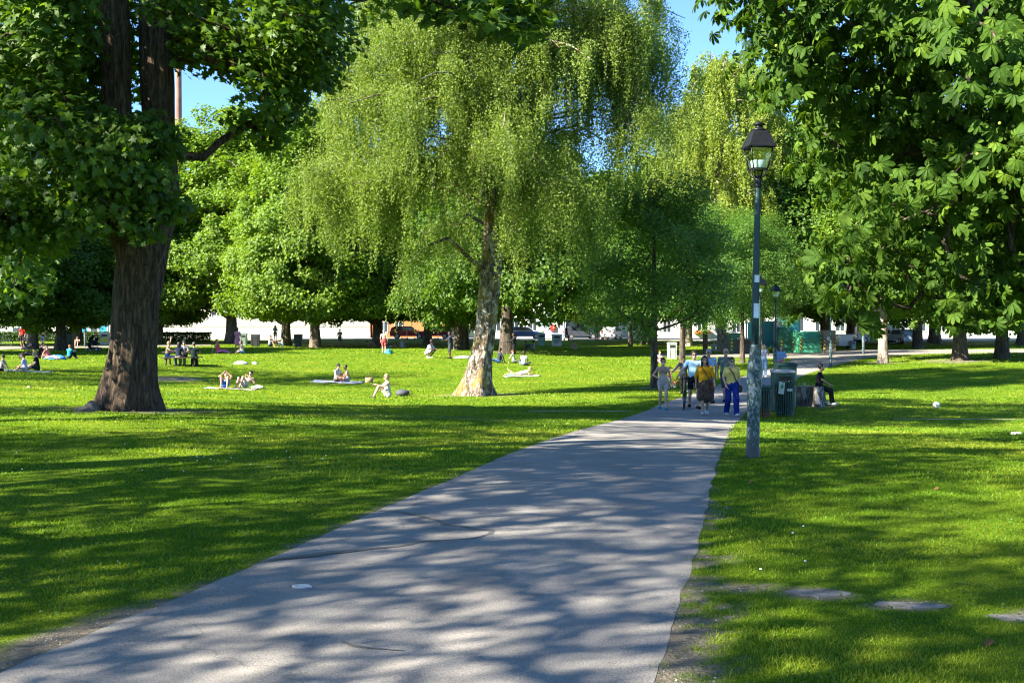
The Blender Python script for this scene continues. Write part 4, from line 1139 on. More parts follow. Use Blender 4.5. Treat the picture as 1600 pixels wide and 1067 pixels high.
def containers():
    p = GL(1240, 552)
    # teal hoarding
    root = empty('teal_hoarding', (p.x - .2, p.y + 3.2, p.z), 0, 'tall teal panel hoarding behind the green containers', 'hoarding')
    tm = plain('teal_panel', (.09, .42, .38), .6, 0, .12, 2); dm = plain('teal_panel_dark', (.04, .2, .2), .6, 0, .12, 2); gm = plain('hoarding_post', (.3, .31, .35), .7)
    for x, w, z0, z1, mm in ((-2.35, .95, .9, 2.5, tm), (-1.15, 1.2, .4, 2.6, dm), (.1, .8, 1.0, 2.9, tm), (1.0, .9, .6, 2.7, tm)):
        m = MB(); m.box((x, 0, (z0 + z1) / 2), (w, .08, z1 - z0)); m.build('panel', mm, root, .01)
    for x in (-.45,):
        m = MB(); m.box((x, -.25, 1.3), (.55, .3, 2.4)); m.box((x, -.25, 2.55), (.75, .4, .12)); m.build('grey_column', gm, root, .02)
    for x in (-2.9, -1.8, .55, 1.5):
        m = MB(); m.box((x, .1, 1.3), (.1, .1, 2.7)); m.build('post', gm, root)
    gd = plain('container_green', (.02, .1, .07), .55, 0, .35, 1.5); gl = plain('container_green_light', (.05, .24, .13), .55, 0, .45, 1.2); br = plain('container_brown', (.14, .125, .1), .6, 0, .2, 2)
    hz = NT('hazard_stripe'); v = hz.coord(); w = hz.n('ShaderNodeTexWave', bands_direction='DIAGONAL'); w.inputs['Scale'].default_value = 2.2; hz.l(v, w.inputs['Vector'])
    hz.done(hz.pbr(hz.ramp(w.outputs['Fac'], [(.48, (.02, .02, .02)), (.52, (.6, .4, .02))], 'CONSTANT'), .6))
    def skip(name, px, py, prof, w, mat, lab, cat):
        q = GL(px, py); r = empty(name, q, .12, lab, cat)
        m = MB(); m.prism(prof, -w / 2, w / 2, 'x'); m.build('body', mat, r, .02)
        m = MB()
        for z in (.45, .95): m.box((0, prof[0][0] - .02, z), (w * .96, .05, .08))
        m.build('rib', mat, r, .01)
        for sx in (-1, 1):
            m = MB(); m.box((sx * (w / 2 - .07), prof[0][0] - .035, .75), (.11, .04, .9)); m.build('hazard_strip', hz.m, r)
        return r
    skip('green_container', 1262, 552, [(-.7, .05), (.9, .05), (.9, 1.75), (-.2, 1.75), (-.7, 1.2)], 1.85, gl, 'green paper container with dappled light and striped edges', 'container')
    skip('green_container', 1226, 552, [(-.6, .05), (.9, .05), (.9, 2.1), (.3, 2.1), (-.6, 1.7)], 1.1, gd, 'tall dark green container beside the teal hoarding', 'container')
    b = skip('brown_container', 1292, 551.5, [(-.6, .05), (.7, .05), (.7, 1.8), (-.6, 1.8)], 1.0, br, 'brown box container with a small white notice', 'container')
    m = MB(); m.box((-.08, -.625, 1.15), (.34, .01, .26)); m.build('notice', plain('paper_white', (.5, .51, .49), .8), b)
    d = skip('dark_container', 1147, 553, [(-.6, .05), (.7, .05), (.7, 1.65), (-.6, 1.65)], .95, gd, 'very dark green container behind the slim young trees', 'container')
    m = MB(); m.box((.2, -.625, 1.25), (.3, .01, .12)); m.build('notice', plain('notice_dim', (.3, .32, .3), .8), d)
    q = GL(1314, 545); r = empty('box_trailer', q, .1, 'low white box trailer parked behind the brown container', 'trailer')
    wm = plain('trailer_white', (.66, .67, .66), .5, 0, .08)
    m = MB(); m.box((0, 0, .75), (1.35, 2.2, .95)); m.build('body', wm, r, .03)
    m = MB(); m.box((0, 0, 1.27), (1.4, 2.25, .07)); m.build('lid', wm, r, .02)
    for sx in (-1, 1):
        m = MB(); m.tube([(sx * .7 - .08, .2, .28), (sx * .7 + .08, .2, .28)], .28, 18); m.build('wheel', plain('rubber', (.02, .02, .02), .8), r)
    box_bin('white_bin', GL(1333, 545.5), .4, .4, .68, (.45, .46, .46), (.2, .2, .22), 'small white bin standing on the pale path', 0, 'bin')

# ---------------------------------------------------------------- vehicles
def car(name, loc, rz, color, label, L=4.2, Wd=1.75, Hh=1.48, van=False):
    root = empty(name, loc, rz, label, 'car' if not van else 'van')
    bm = plain(name + '_paint_%d%d%d' % tuple(int(k * 99) for k in color), color, .3, .1, .06, 2, .5); gl = plain('car_glass', (.02, .025, .03), .08, 0, .1, 2, .6); rb = plain('rubber', (.02, .02, .02), .8)
    h = L / 2
    m = MB(); m.prism([(-h, .32), (h, .32), (h + .03, .55), (h - .05, .82), (h - .95 if not van else h - .5, .95), (-h + .05, .98), (-h - .02, .6)], -Wd / 2, Wd / 2, 'y'); m.build('body', bm, root, .06)
    cab = [(-h + .05, .985), (h - 1.05, .955), (h - 1.75, Hh), (-h + .55, Hh), (-h + .12, 1.25)] if not van else [(-h + .02, .985), (h - .5, .955), (h - 1.1, Hh), (-h + .05, Hh)]
    m = MB(); m.prism(cab, -Wd / 2 + .09, Wd / 2 - .09, 'y'); m.build('cabin', bm, root, .05)
    for sy in (-1, 1):
        y = sy * (Wd / 2 - .085)
        q = [(-h + .75, 1.0), (h - 1.3, 1.0), (h - 1.78, Hh - .1), (-h + .85, Hh - .1)]
        m = MB(); m.prism(q, y, y + sy * .012, 'y'); m.build('side_window', gl, root)
    m = MB(); a = np.array((h - 1.05, 0, .99)); b = np.array((h - 1.70, 0, Hh - .03)); w = Wd / 2 - .18; o = np.array((.03, 0, .025))
    m._add([a + o + (0, -w, 0), a + o + (0, w, 0), b + o + (0, w * .9, 0), b + o + (0, -w * .9, 0)], [(0, 1, 2, 3)]); m.build('windscreen', gl, root)
    m = MB(); xr = -h + (.1 if not van else .02); m._add([(xr - .02, -w, 1.02), (xr - .02, w, 1.02), (xr + (.28 if not van else 0), w * .9, Hh - .1), (xr + (.28 if not van else 0), -w * .9, Hh - .1)], [(3, 2, 1, 0)]); m.build('rear_window', gl, root)
    for sx in (-1, 1):
        for sy in (-1, 1):
            x, y = sx * (h - .8), sy * (Wd / 2 - .08)
            m = MB(); m.tube([(x, y - .1, .32), (x, y + .1, .32)], .32, 20); wo = m.build('wheel', rb, root)
            m = MB(); m.tube([(x, y + sy * .1, .32), (x, y + sy * .112, .32)], .2, 14); m.build('rim', plain('rim_alloy', (.4, .4, .42), .35, .8), wo)
    for sy in (-1, 1):
        m = MB(); m.box((h - .01, sy * (Wd / 2 - .26), .72), (.06, .34, .13)); m.build('headlight', plain('headlight', (.75, .76, .78), .15), root)
        m = MB(); m.box((-h - .0, sy * (Wd / 2 - .2), .82), (.06, .26, .16)); m.build('tail_light', plain('tail_light', (.4, .02, .02), .25), root)
    m = MB(); m.box((-h - .02, 0, .6), (.03, .52, .12)); m.build('number_plate', plain('paper_white', (.5, .51, .49), .8), root)
    return root

def street_vehicles():
    def at(px, Y): x = (px - 800) / F * Y; return Vector((x, Y, H1(x, Y) + .02))
    car('parked_car', at(638, 134), .05, (.28, .012, .015), 'dark red car parked behind the row of scooters')
    car('parked_car', at(678, 136), math.pi + .03, (.25, .01, .014), 'second dark red car parked nearer the birch')
    car('parked_car', at(956, 134), R(72), (.62, .64, .66), 'white hatchback seen from behind by the slim tree')
    car('parked_car', at(908, 138), .1, (.05, .06, .08), 'dark grey car in front of the grey house')
    car('parked_car', at(1408, 118), R(100), (.32, .42, .55), 'pale blue car parked beyond the rough tree trunk')
    car('parked_van', at(1003, 141), R(95), (.7, .7, .7), 'white van parked behind the young trees', 5.0, 1.95, 2.2, True)
    car('parked_van', at(1372, 122), 0, (.68, .69, .7), 'white van parked behind the pale sunlit trunk', 5.0, 1.95, 2.1, True)
    car('parked_car', at(43, 127), 0, (.6, .6, .6), 'pale car parked beyond the man in the red shirt')
    car('parked_car', at(820, 137), .04, (.06, .1, .2), 'dark blue car parked behind the tree shaded picnickers')
    # electric scooters
    def scooter(px, rz, col, lab):
        root = empty('electric_scooter', at(px, 130), rz, lab, 'scooter', 'rental scooters along the kerb')
        pm = plain('scooter_%d%d%d' % tuple(int(k * 99) for k in col), col, .4); rb = plain('rubber', (.02, .02, .02), .8)
        m = MB(); m.box((0, 0, .17), (.75, .16, .06)); m.build('deck', pm, root, .01)
        m = MB(); m.tube([(.4, 0, .18), (.44, 0, .3), (.36, 0, 1.12)], [.04, .035, .03], 8); m.build('stem', pm, root)
        m = MB(); m.tube([(.36, -.25, 1.14), (.36, .25, 1.14)], .02, 6); m.build('handlebar', rb, root)
        for x in (-.42, .46):
            m = MB(); m.tube([(x, -.03, .11), (x, .03, .11)], .115, 16); m.build('wheel', rb, root)
    for px, rz, c, l in ((632, .9, (.6, .3, .25), 'salmon pink rental scooter leaning by the red car'), (651, 1.1, (.06, .5, .42), 'turquoise rental scooter among the parked scooters'), (668, .8, (.65, .66, .66), 'white rental scooter right of the turquoise one'), (682, 1.2, (.6, .62, .62), 'white rental scooter at the end of the row'), (697, 1.0, (.06, .48, .42), 'turquoise rental scooter behind the standing dark man')):
        scooter(px, rz, c, l)

def bicycle(name, loc, rz, frame, label, lean=0.0, sc=1.0):
    """wheels in the local XZ plane, heading +X"""
    root = empty(name, loc, rz, label, 'bicycle'); root.rotation_euler = (lean, 0, rz); root.scale = (sc,) * 3
    fm = plain(name + '_frame_%d%d%d' % tuple(int(k * 99) for k in frame), frame, .35, .2); rb = plain('rubber', (.02, .02, .02), .8); st = plain('steel', (.45, .46, .48), .3, .9)
    for x in (-.53, .53):
        m = MB(); m.ring((x, 0, .345), .33, .02, 'y', 36, 6); w = m.build('wheel', rb, root)
        m = MB(); m.ring((x, 0, .345), .305, .010, 'y', 32, 5); m.tube([(x, -.04, .345), (x, .04, .345)], .022, 8); m.build('rim', st, w)
        m = MB()
        for k in range(16):
            a = k * math.pi / 8; m.tube([(x, .02 * (-1) ** k, .345), (x + .3 * math.cos(a), 0, .345 + .3 * math.sin(a))], .0022, 3, False)
        m.build('spokes', st, w)
    bb, sd, hd, ht = (-.08, 0, .30), (-.25, 0, .82), (.36, 0, .66), (.33, 0, .80)
    m = MB()
    for a, b in ((bb, sd), (bb, hd), (sd, ht), (hd, ht)): m.tube([a, b], .019, 8)
    for y in (-.06, .06): m.tube([bb, (-.53, y, .345)], .011, 6); m.tube([(-.24, 0, .78), (-.53, y, .345)], .010, 6)
    m.build('frame', fm, root)
    m = MB(); m.tube([hd, (.38, 0, .6)], .02, 6)
    for y in (-.05, .05): m.tube([(.38, y, .6), (.53, y, .345)], .013, 6)
    m.build('fork', fm, root)
    m = MB(); m.tube([ht, (.32, 0, .93)], .015, 6); m.tube([(.30, -.3, .97), (.34, -.14, .95), (.34, .14, .95), (.30, .3, .97)], .014, 8); m.build('handlebar', rb, root)
    m = MB(); m.tube([sd, (-.28, 0, .95)], .014, 6); m.build('seat_post', st, root)
    m = MB(); m.ell((-.3, 0, .97), (.14, .075, .035), 12, 6); m.ell((-.19, 0, .965), (.1, .03, .025), 10, 6); m.build('saddle', rb, root)
    m = MB(); m.ring(bb, .095, .008, 'y', 24, 5); m.tube([(bb[0], -.09, bb[2]), (bb[0] + .12, -.09, bb[2] - .1)], .01, 5); m.tube([(bb[0], .09, bb[2]), (bb[0] - .12, .09, bb[2] + .1)], .01, 5); m.box((bb[0] + .12, -.13, bb[2] - .1), (.09, .08, .02)); m.box((bb[0] - .12, .13, bb[2] + .1), (.09, .08, .02)); m.build('crankset', st, root)
    return root

def stroller(loc, rz, label, col=(.02, .022, .03)):
    root = empty('stroller', loc, rz, label, 'stroller')
    fb = cloth('stroller_cloth_%d' % int(col[2] * 999), col); fr = plain('stroller_frame', (.03, .03, .035), .4, .4); rb = plain('rubber', (.02, .02, .02), .8)
    for x, r in ((-.38, .15), (.42, .11)):
        for y in (-.25, .25):
            m = MB(); m.ring((x, y, r), r - .02, .024, 'y', 22, 7); w = m.build('wheel', rb, root)
            m = MB(); m.tube([(x, y - .02, r), (x, y + .02, r)], r * .7, 12); m.build('rim', plain('rim_grey', (.2, .2, .22), .5), w)
    m = MB()
    for y in (-.23, .23):
        m.tube([(.42, y, .12), (.05, y, .55), (-.45, y, 1.0), (-.55, y, 1.06)], .014, 6); m.tube([(-.38, y, .15), (.05, y, .55)], .013, 6)
    m.build('frame', fr, root)
    m = MB(); m.tube([(-.55, -.24, 1.06), (-.6, 0, 1.08), (-.55, .24, 1.06)], .02, 8); m.build('handle', fr, root)
    m = MB(); m.box((.05, 0, .55), (.5, .4, .09), ry=-.12); m.box((-.2, 0, .78), (.07, .4, .5), ry=-.35); m.box((.33, 0, .42), (.1, .38, .26), ry=.3); m.build('seat', fb, root, .03)
    m = MB()
    vs, fs = [], []
    for i in range(9):
        a = R(-15 + i * 15)
        for j in range(7):
            b = -1 + 2 * j / 6
            vs.append((-.18 + .36 * math.sin(a), .23 * b, .82 + .34 * math.cos(a) * (1 - .12 * b * b)))
    for i in range(8):
        for j in range(6): fs.append((i * 7 + j, i * 7 + j + 1, i * 7 + j + 8, i * 7 + j + 7))
    m._add(vs, fs, True); m.ell((.02, 0, .68), (.44, .22, .16), 14, 8, (0, -.25, 0)); h = m.build('hood', fb, root); s = h.modifiers.new('thick', 'SOLIDIFY'); s.thickness = .015
    m = MB(); m.box((-.02, 0, .24), (.5, .38, .16), taper=1.15); m.build('basket', fb, root, .02)

def picnic_table(loc, rz, label):
    root = empty('picnic_table', loc, rz, label, 'picnic table'); wd = plain('table_wood', (.11, .075, .05), .8, 0, .3, 3)
    m = MB()
    for k in range(5): m.box((0, -.32 + k * .16, .74), (2.0, .145, .045))
    m.build('table_top', wd, root, .006)
    for s in (-1, 1):
        m = MB()
        for k in (-.075, .075): m.box((0, s * .72 + k, .45), (2.0, .135, .045))
        m.build('bench', wd, root, .006)
    for s in (-1, 1):
        for q in (-1, 1):
            m = MB(); m.tube([(s * .75, q * .62, -.03), (s * .75, q * .25, .715)], .055, 6); m.build('leg', wd, root)
        m = MB(); m.box((s * .75, 0, .40), (.05, 1.6, .09)); m.build('crossbeam', wd, root)

# ---------------------------------------------------------------- small things on the ground
def cloth_sheet(name, loc, w, d, mat, label, cat, rz=0, bumpy=.05, seed=0):
    nx, ny = 22, 22
    X, Y = np.meshgrid(np.linspace(-w / 2, w / 2, nx), np.linspace(-d / 2, d / 2, ny))
    e = (fbm(X * 3 + seed, Y * 3, 3, seed) - .5) * .12
    Xw = X + e; Yw = Y + (fbm(X * 3, Y * 3 + 9, 3, seed + 2) - .5) * .12
    c, s = math.cos(rz), math.sin(rz); wx = Xw * c - Yw * s + loc[0]; wy = Xw * s + Yw * c + loc[1]
    Z = H(wx, wy) - H1(loc[0], loc[1]) + .022 + bumpy * 2.2 * np.clip(fbm(X * 4 + 2, Y * 5, 4, seed + 5) - .42, 0, 1)
    I = np.arange(nx * ny).reshape(ny, nx); Q = np.stack([I[:-1, :-1], I[:-1, 1:], I[1:, 1:], I[1:, :-1]], -1).reshape(-1, 4)
    o = link_mesh(name, mesh_np(name, np.c_[Xw.ravel(), Yw.ravel(), Z.ravel()], Q, True), mat); o.location = loc; o.rotation_euler = (0, 0, rz)
    so = o.modifiers.new('thick', 'SOLIDIFY'); so.thickness = .012
    return tag(o, label, cat)

def lump(name, loc, r, mat, label, cat, seed=0, rough=.35, rz=0, flat=.2):
    """soft crumpled or rocky body resting on the ground"""
    m = MB(); m.ell((0, 0, 0), 1.0, 18, 12); v = np.array(m.v)
    k = 1 + (fbm(v[:, 0] * 1.7 + seed, v[:, 1] * 1.7 + v[:, 2] * 2.3, 4, seed) - .5) * 2 * rough
    v = v * k[:, None] * np.array(r); v[:, 2] = np.maximum(v[:, 2], -r[2] * flat); v[:, 2] += r[2] * flat - .01
    m.v = [tuple(p) for p in v]
    o = m.build(name, mat); o.location = loc; o.rotation_euler = (0, 0, rz)
    return tag(o, label, cat)

def football(loc):
    root = empty('football', loc, .4, 'black and white football lying on the shaded grass', 'ball')
    m = MB(); m.ell((0, 0, .115), .115, 26, 18); m.build('ball', plain('ball_white', (.78, .78, .78), .45), root)
    ph = (1 + 5 ** .5) / 2
    V = [np.array(v) / math.sqrt(1 + ph * ph) for v in ((0, 1, ph), (0, -1, ph), (0, 1, -ph), (0, -1, -ph), (1, ph, 0), (-1, ph, 0), (1, -ph, 0), (-1, -ph, 0), (ph, 0, 1), (-ph, 0, 1), (ph, 0, -1), (-ph, 0, -1))]
    m = MB()
    for v in V:
        u, w, d = frame_of(v); vs = [d * .1168 + np.array((0, 0, .115))]
        for k in range(5):
            a = k * 2 * math.pi / 5; q = d + (u * math.cos(a) + w * math.sin(a)) * .36; q /= np.linalg.norm(q); vs.append(q * .1166 + np.array((0, 0, .115)))
        m._add(vs, [(0, 1 + k, 1 + (k + 1) % 5) for k in range(5)])
    m.build('panels', plain('ball_black', (.015, .015, .015), .45), root)

def backpack(loc, rz, col, label):
    root = empty('backpack', loc, rz, label, 'backpack'); cm = cloth('backpack_%d%d%d' % tuple(int(k * 99) for k in col), col)
    m = MB(); m.ell((0, 0, .13), (.27, .17, .15), 16, 10); m.build('body', cm, root)
    m = MB(); m.ell((-.02, -.13, .12), (.18, .09, .10), 12, 8); m.build('pocket', cm, root)
    m = MB(); m.tube([(.22, .05, .2), (.36, .02, .22), (.38, -.02, .08), (.24, -.02, .05)], .018, 6); m.build('strap', plain('strap_black', (.02, .02, .02), .8), root)

def ground_things():
    W_ = lambda n, c: cloth(n, c)
    cloth_sheet('blanket', GL(362, 608), 2.0, 1.3, W_('blanket_pale', (.26, .24, .23)), 'pale blanket under the two sunbathers', 'blanket', .05, .04, 3)
    lump('crumpled_shirt', GL(402, 606), (.3, .2, .1), W_('shirt_crumple', (.45, .45, .45)), 'crumpled white shirt beside the sunbathers', 'clothing', 5)
    cloth_sheet('blanket', GL(528, 598), 2.5, 1.5, W_('blanket_grey', (.19, .22, .28)), 'light grey blanket under the embracing couple', 'blanket', 0, .08, 7)
    lump('dark_jacket', GL(508, 596), (.32, .22, .1), W_('dark_jacket_cloth', (.05, .05, .07)), 'dark jacket dropped on the grey blanket', 'clothing', 8)
    root = empty('wicker_basket', GL(577, 598), .2, 'tan wicker basket beside the couple on the grey blanket', 'basket'); bm = plain('wicker', (.38, .27, .15), .85, 0, .35, 25, bump=.5)
    m = MB(); m.lathe([(.16, 0), (.2, .04), (.21, .26), (.19, .27), (.17, .06)], n=20); m.build('basket', bm, root)
    m = MB(); m.tube([(-.18, 0, .26), (-.12, 0, .4), (.12, 0, .4), (.18, 0, .26)], .014, 6); m.build('handle', bm, root)
    backpack(GL(629, 619), .1, (.07, .075, .09), 'dark grey backpack lying behind the seated woman')
    cloth_sheet('towel', GL(815, 588), 1.9, .8, W_('towel_white', (.4, .37, .34)), 'white towel with a person lying on it near the birch', 'towel', .05, .05, 12)
    lump('green_bag', GL(799, 587), (.25, .16, .09), W_('bag_green', (.08, .35, .25)), 'small green bag at the end of the white towel', 'bag', 14)
    cloth_sheet('blanket', GL(35, 580), 2.7, 1.2, W_('blanket_blue', (.12, .17, .2)), 'blue grey blanket under the group in the shade', 'blanket', 0, .03, 21)
    lump('blue_bag', GL(86, 561), (.62, .35, .2), W_('bag_blue', (.05, .25, .7)), 'bright blue plastic bag on the lawn beside the seated child', 'bag', 23)
    lump('plastic_bag', GL(377, 569), (.42, .25, .16), W_('bag_white', (.5, .5, .5)), 'white plastic bag on the lawn behind the sunbathers', 'bag', 25)
    lump('plastic_bag', GL(398, 569), (.16, .12, .12), W_('bag_white', (.5, .5, .5)), 'tiny white bag beside the larger plastic bag', 'bag', 26)
    lump('plastic_bag', GL(1588, 679), (.14, .1, .06), W_('bag_white', (.5, .5, .5)), 'white plastic scrap on the sunny turf below the football', 'litter', 27)
    lump('white_towel', GL(722, 560), (.6, .35, .16), W_('towel_grey', (.3, .31, .34)), 'grey white clothes heaped beside the standing dark man', 'clothing', 28)
    lump('daypack', GL(607, 553), (.3, .25, .3), W_('daypack_teal', (.05, .25, .3)), 'teal bag at the feet of the man in red shorts', 'bag', 29)
    cloth_sheet('paper_litter', GL(479, 919), .11, .08, plain('paper_white', (.5, .51, .49), .8), 'crumpled white paper lying on the grey footpath', 'litter', .4, .06, 33)
    lump('paper_cup', GL(45, 606), (.07, .06, .06), plain('paper_white', (.5, .51, .49), .8), 'white paper cup dropped on the shaded lawn', 'litter', 35)
    football(GL(1463, 639) + Vector((0, 0, .02)))
    rk = plain('rock', (.13, .115, .1), .95, 0, .4, 6, bump=.8)
    lump('rock', GL(143, 642), (.17, .15, .2), rk, 'upright brown rock against the maple trunk', 'rock', 41, .25, .3)
    lump('rock', GL(130, 643), (.2, .14, .11), rk, 'low dark rock beside the maple trunk', 'rock', 42, .25, .9)
    st = plain('flat_stone', (.17, .163, .145), .9, 0, .5, 9, bump=1.0)
    for (p, rx, ry), lab in zip(STONES, ('flat pale stone in the worn turf beside the path', 'flat stone with worn earth around it in the near lawn', 'flat stone at the edge of the view in the near lawn')):
        g = G(*p); n = 11; poly = []
        for k in range(n):
            a = 2 * math.pi * k / n; q = 1 + .22 * math.sin(a * 2 + rx * 9) + .13 * math.sin(a * 3 + 1) + .05 * math.sin(a * 7)
            q *= random.uniform(.85, 1.15); poly.append((rx * .68 * math.cos(a) * q, ry * .68 * math.sin(a) * q))
        m = MB(); m.prism(poly, -.05, .004, 'z'); o = m.build('flat_stone', st, None, .004); o.location = g; tag(o, lab, 'stone', 'flat stones set in the turf')
    lf = leafmat('fallen_leaf', (.12, .05, .02), (.18, .085, .03), (.26, .16, .06), .3)
    for px, py, lab in ((1172, 756, 'orange leaf on the turf below the lamp post'), (1463, 766, 'brown curled leaf alone on the sunlit turf'), (1236, 729, 'small orange leaf on grass right of the lamp post'), (1545, 1009, 'brown leaf in the near grass by the frame corner'), (1335, 730, 'tiny brown leaf in the dappled turf'), (1300, 662, 'orange leaf on sunny grass below the stump'), (291, 721, 'pale dry leaf among the shaded left lawn'), (378, 665, 'pale curled leaf on the lawn before the maple')):
        g = G(px, py, .025)
        V, Fa, ti = scatter_leaves('maple', np.zeros((1, 3)), np.array([[.1, -.2, .9]]), np.array([.07]))
        V[:, 2] += .02 * np.sin(V[:, 0] * 40)
        o = link_mesh('fallen_leaf', mesh_np('fallen_leaf', V, Fa, True, None, {'tint': np.full(len(Fa), rng.random())}), lf); o.location = g; tag(o, lab, 'leaf', 'dry leaves on the lawn')
    # stump
    g = GL(1266, 633); root = empty('tree_stump', g, 0, 'wide sawn tree stump with peeling bark beside the bins', 'tree stump')
    V, Q = trunk_pts([(0, 0, -.12), (0, 0, .2), (0, 0, .45), (0, 0, .62)], [.52, .45, .43, .42], 60, 30, 7, .22, 3, .06)
    V2, Q2 = trunk_pts([(.25, -.1, .12), (.5, -.15, .06), (.75, -.2, -.03)], [.22, .15, .06], 16, 14, 3, 0, 5, .06)
    barkmat('stump_bark', (.10, .085, .07), (.3, .27, .23), (7, 7, 1.6), 1.0, None, (.42, .4, .36))
    bark_object('bark', [(V, Q), (V2, Q2)], None, MATS['stump_bark'], root)
    top = V[-60:]; m = MB(); m._add([(0, 0, .628)] + [tuple(p + np.array((0, 0, .002))) for p in top * np.array((.985, .985, 1))], [(0, 1 + k, 1 + (k + 1) % 60) for k in range(60)]); m.build('cut_top', plain('sawn_wood', (.2, .16, .12), .9, 0, .3, 12), root)
    m = MB(); m.lathe([(.035, 0), (.048, .12), (.046, .12), (.033, .005)], n=14); o = m.build('plastic_cup', glassmat()); o.location = g + Vector((-.22, -.1, .63)); tag(o, 'clear plastic cup standing on the stump', 'cup')

# ---------------------------------------------------------------- buildings
def building(name, x0, x1, Y, h, depth, wall, label, rows, wins, roof=(.1, .09, .09), band=None, winmat=None, plinth=None, roof_h=2.5):
    """façade towards the park at depth Y; wins: (x, w) list in metres from x0; rows: (z0, z1)"""
    z = H1((x0 + x1) / 2, Y) - .3; wd = x1 - x0
    root = empty(name, ((x0 + x1) / 2, Y, z), 0, label, 'building')
    wm = plain(name + '_wall_%d%d%d' % tuple(int(k * 99) for k in wall), wall, .85, 0, .05, .5); gl = winmat or plain('window_glass', (.03, .04, .05), .1, 0, .2, .6, .6); fm = plain('window_frame', (.7, .7, .68), .6)
    m = MB(); m.box((0, depth / 2, h / 2), (wd, depth, h))
    if band:
        for zz in band: m.box((0, -.03, zz), (wd + .05, .08, .07))
    m.build('wall', wm, root)
    if plinth: m = MB(); m.box((0, -.05, .55), (wd + .1, .12, 1.1)); m.build('plinth', plain(name + '_plinth', plinth, .9), root)
    m = MB(); m.prism([(-.5, h), (depth + .5, h), (depth / 2, h + roof_h)], -wd / 2 - .4, wd / 2 + .4, 'x'); m.build('roof', plain(name + '_roof', roof, .8), root)
    for z0, z1 in rows:
        for x, w in wins:
            xc = x - wd / 2
            m = MB()
            for sx in (-1, 1): m.box((xc + sx * w / 2, -.02, (z0 + z1) / 2), (.1, .1, z1 - z0 + .1))
            for zz in (z0, z1): m.box((xc, -.025, zz), (w + .1, .11, .1))
            m.box((xc, -.015, (z0 + z1) / 2), (.06, .06, z1 - z0 - .1)); wo = m.build('window', fm, root)
            m = MB(); m.box((xc, -.003, (z0 + z1) / 2), (w - .1, .02, z1 - z0 - .1)); m.build('pane', gl, wo)
    return root

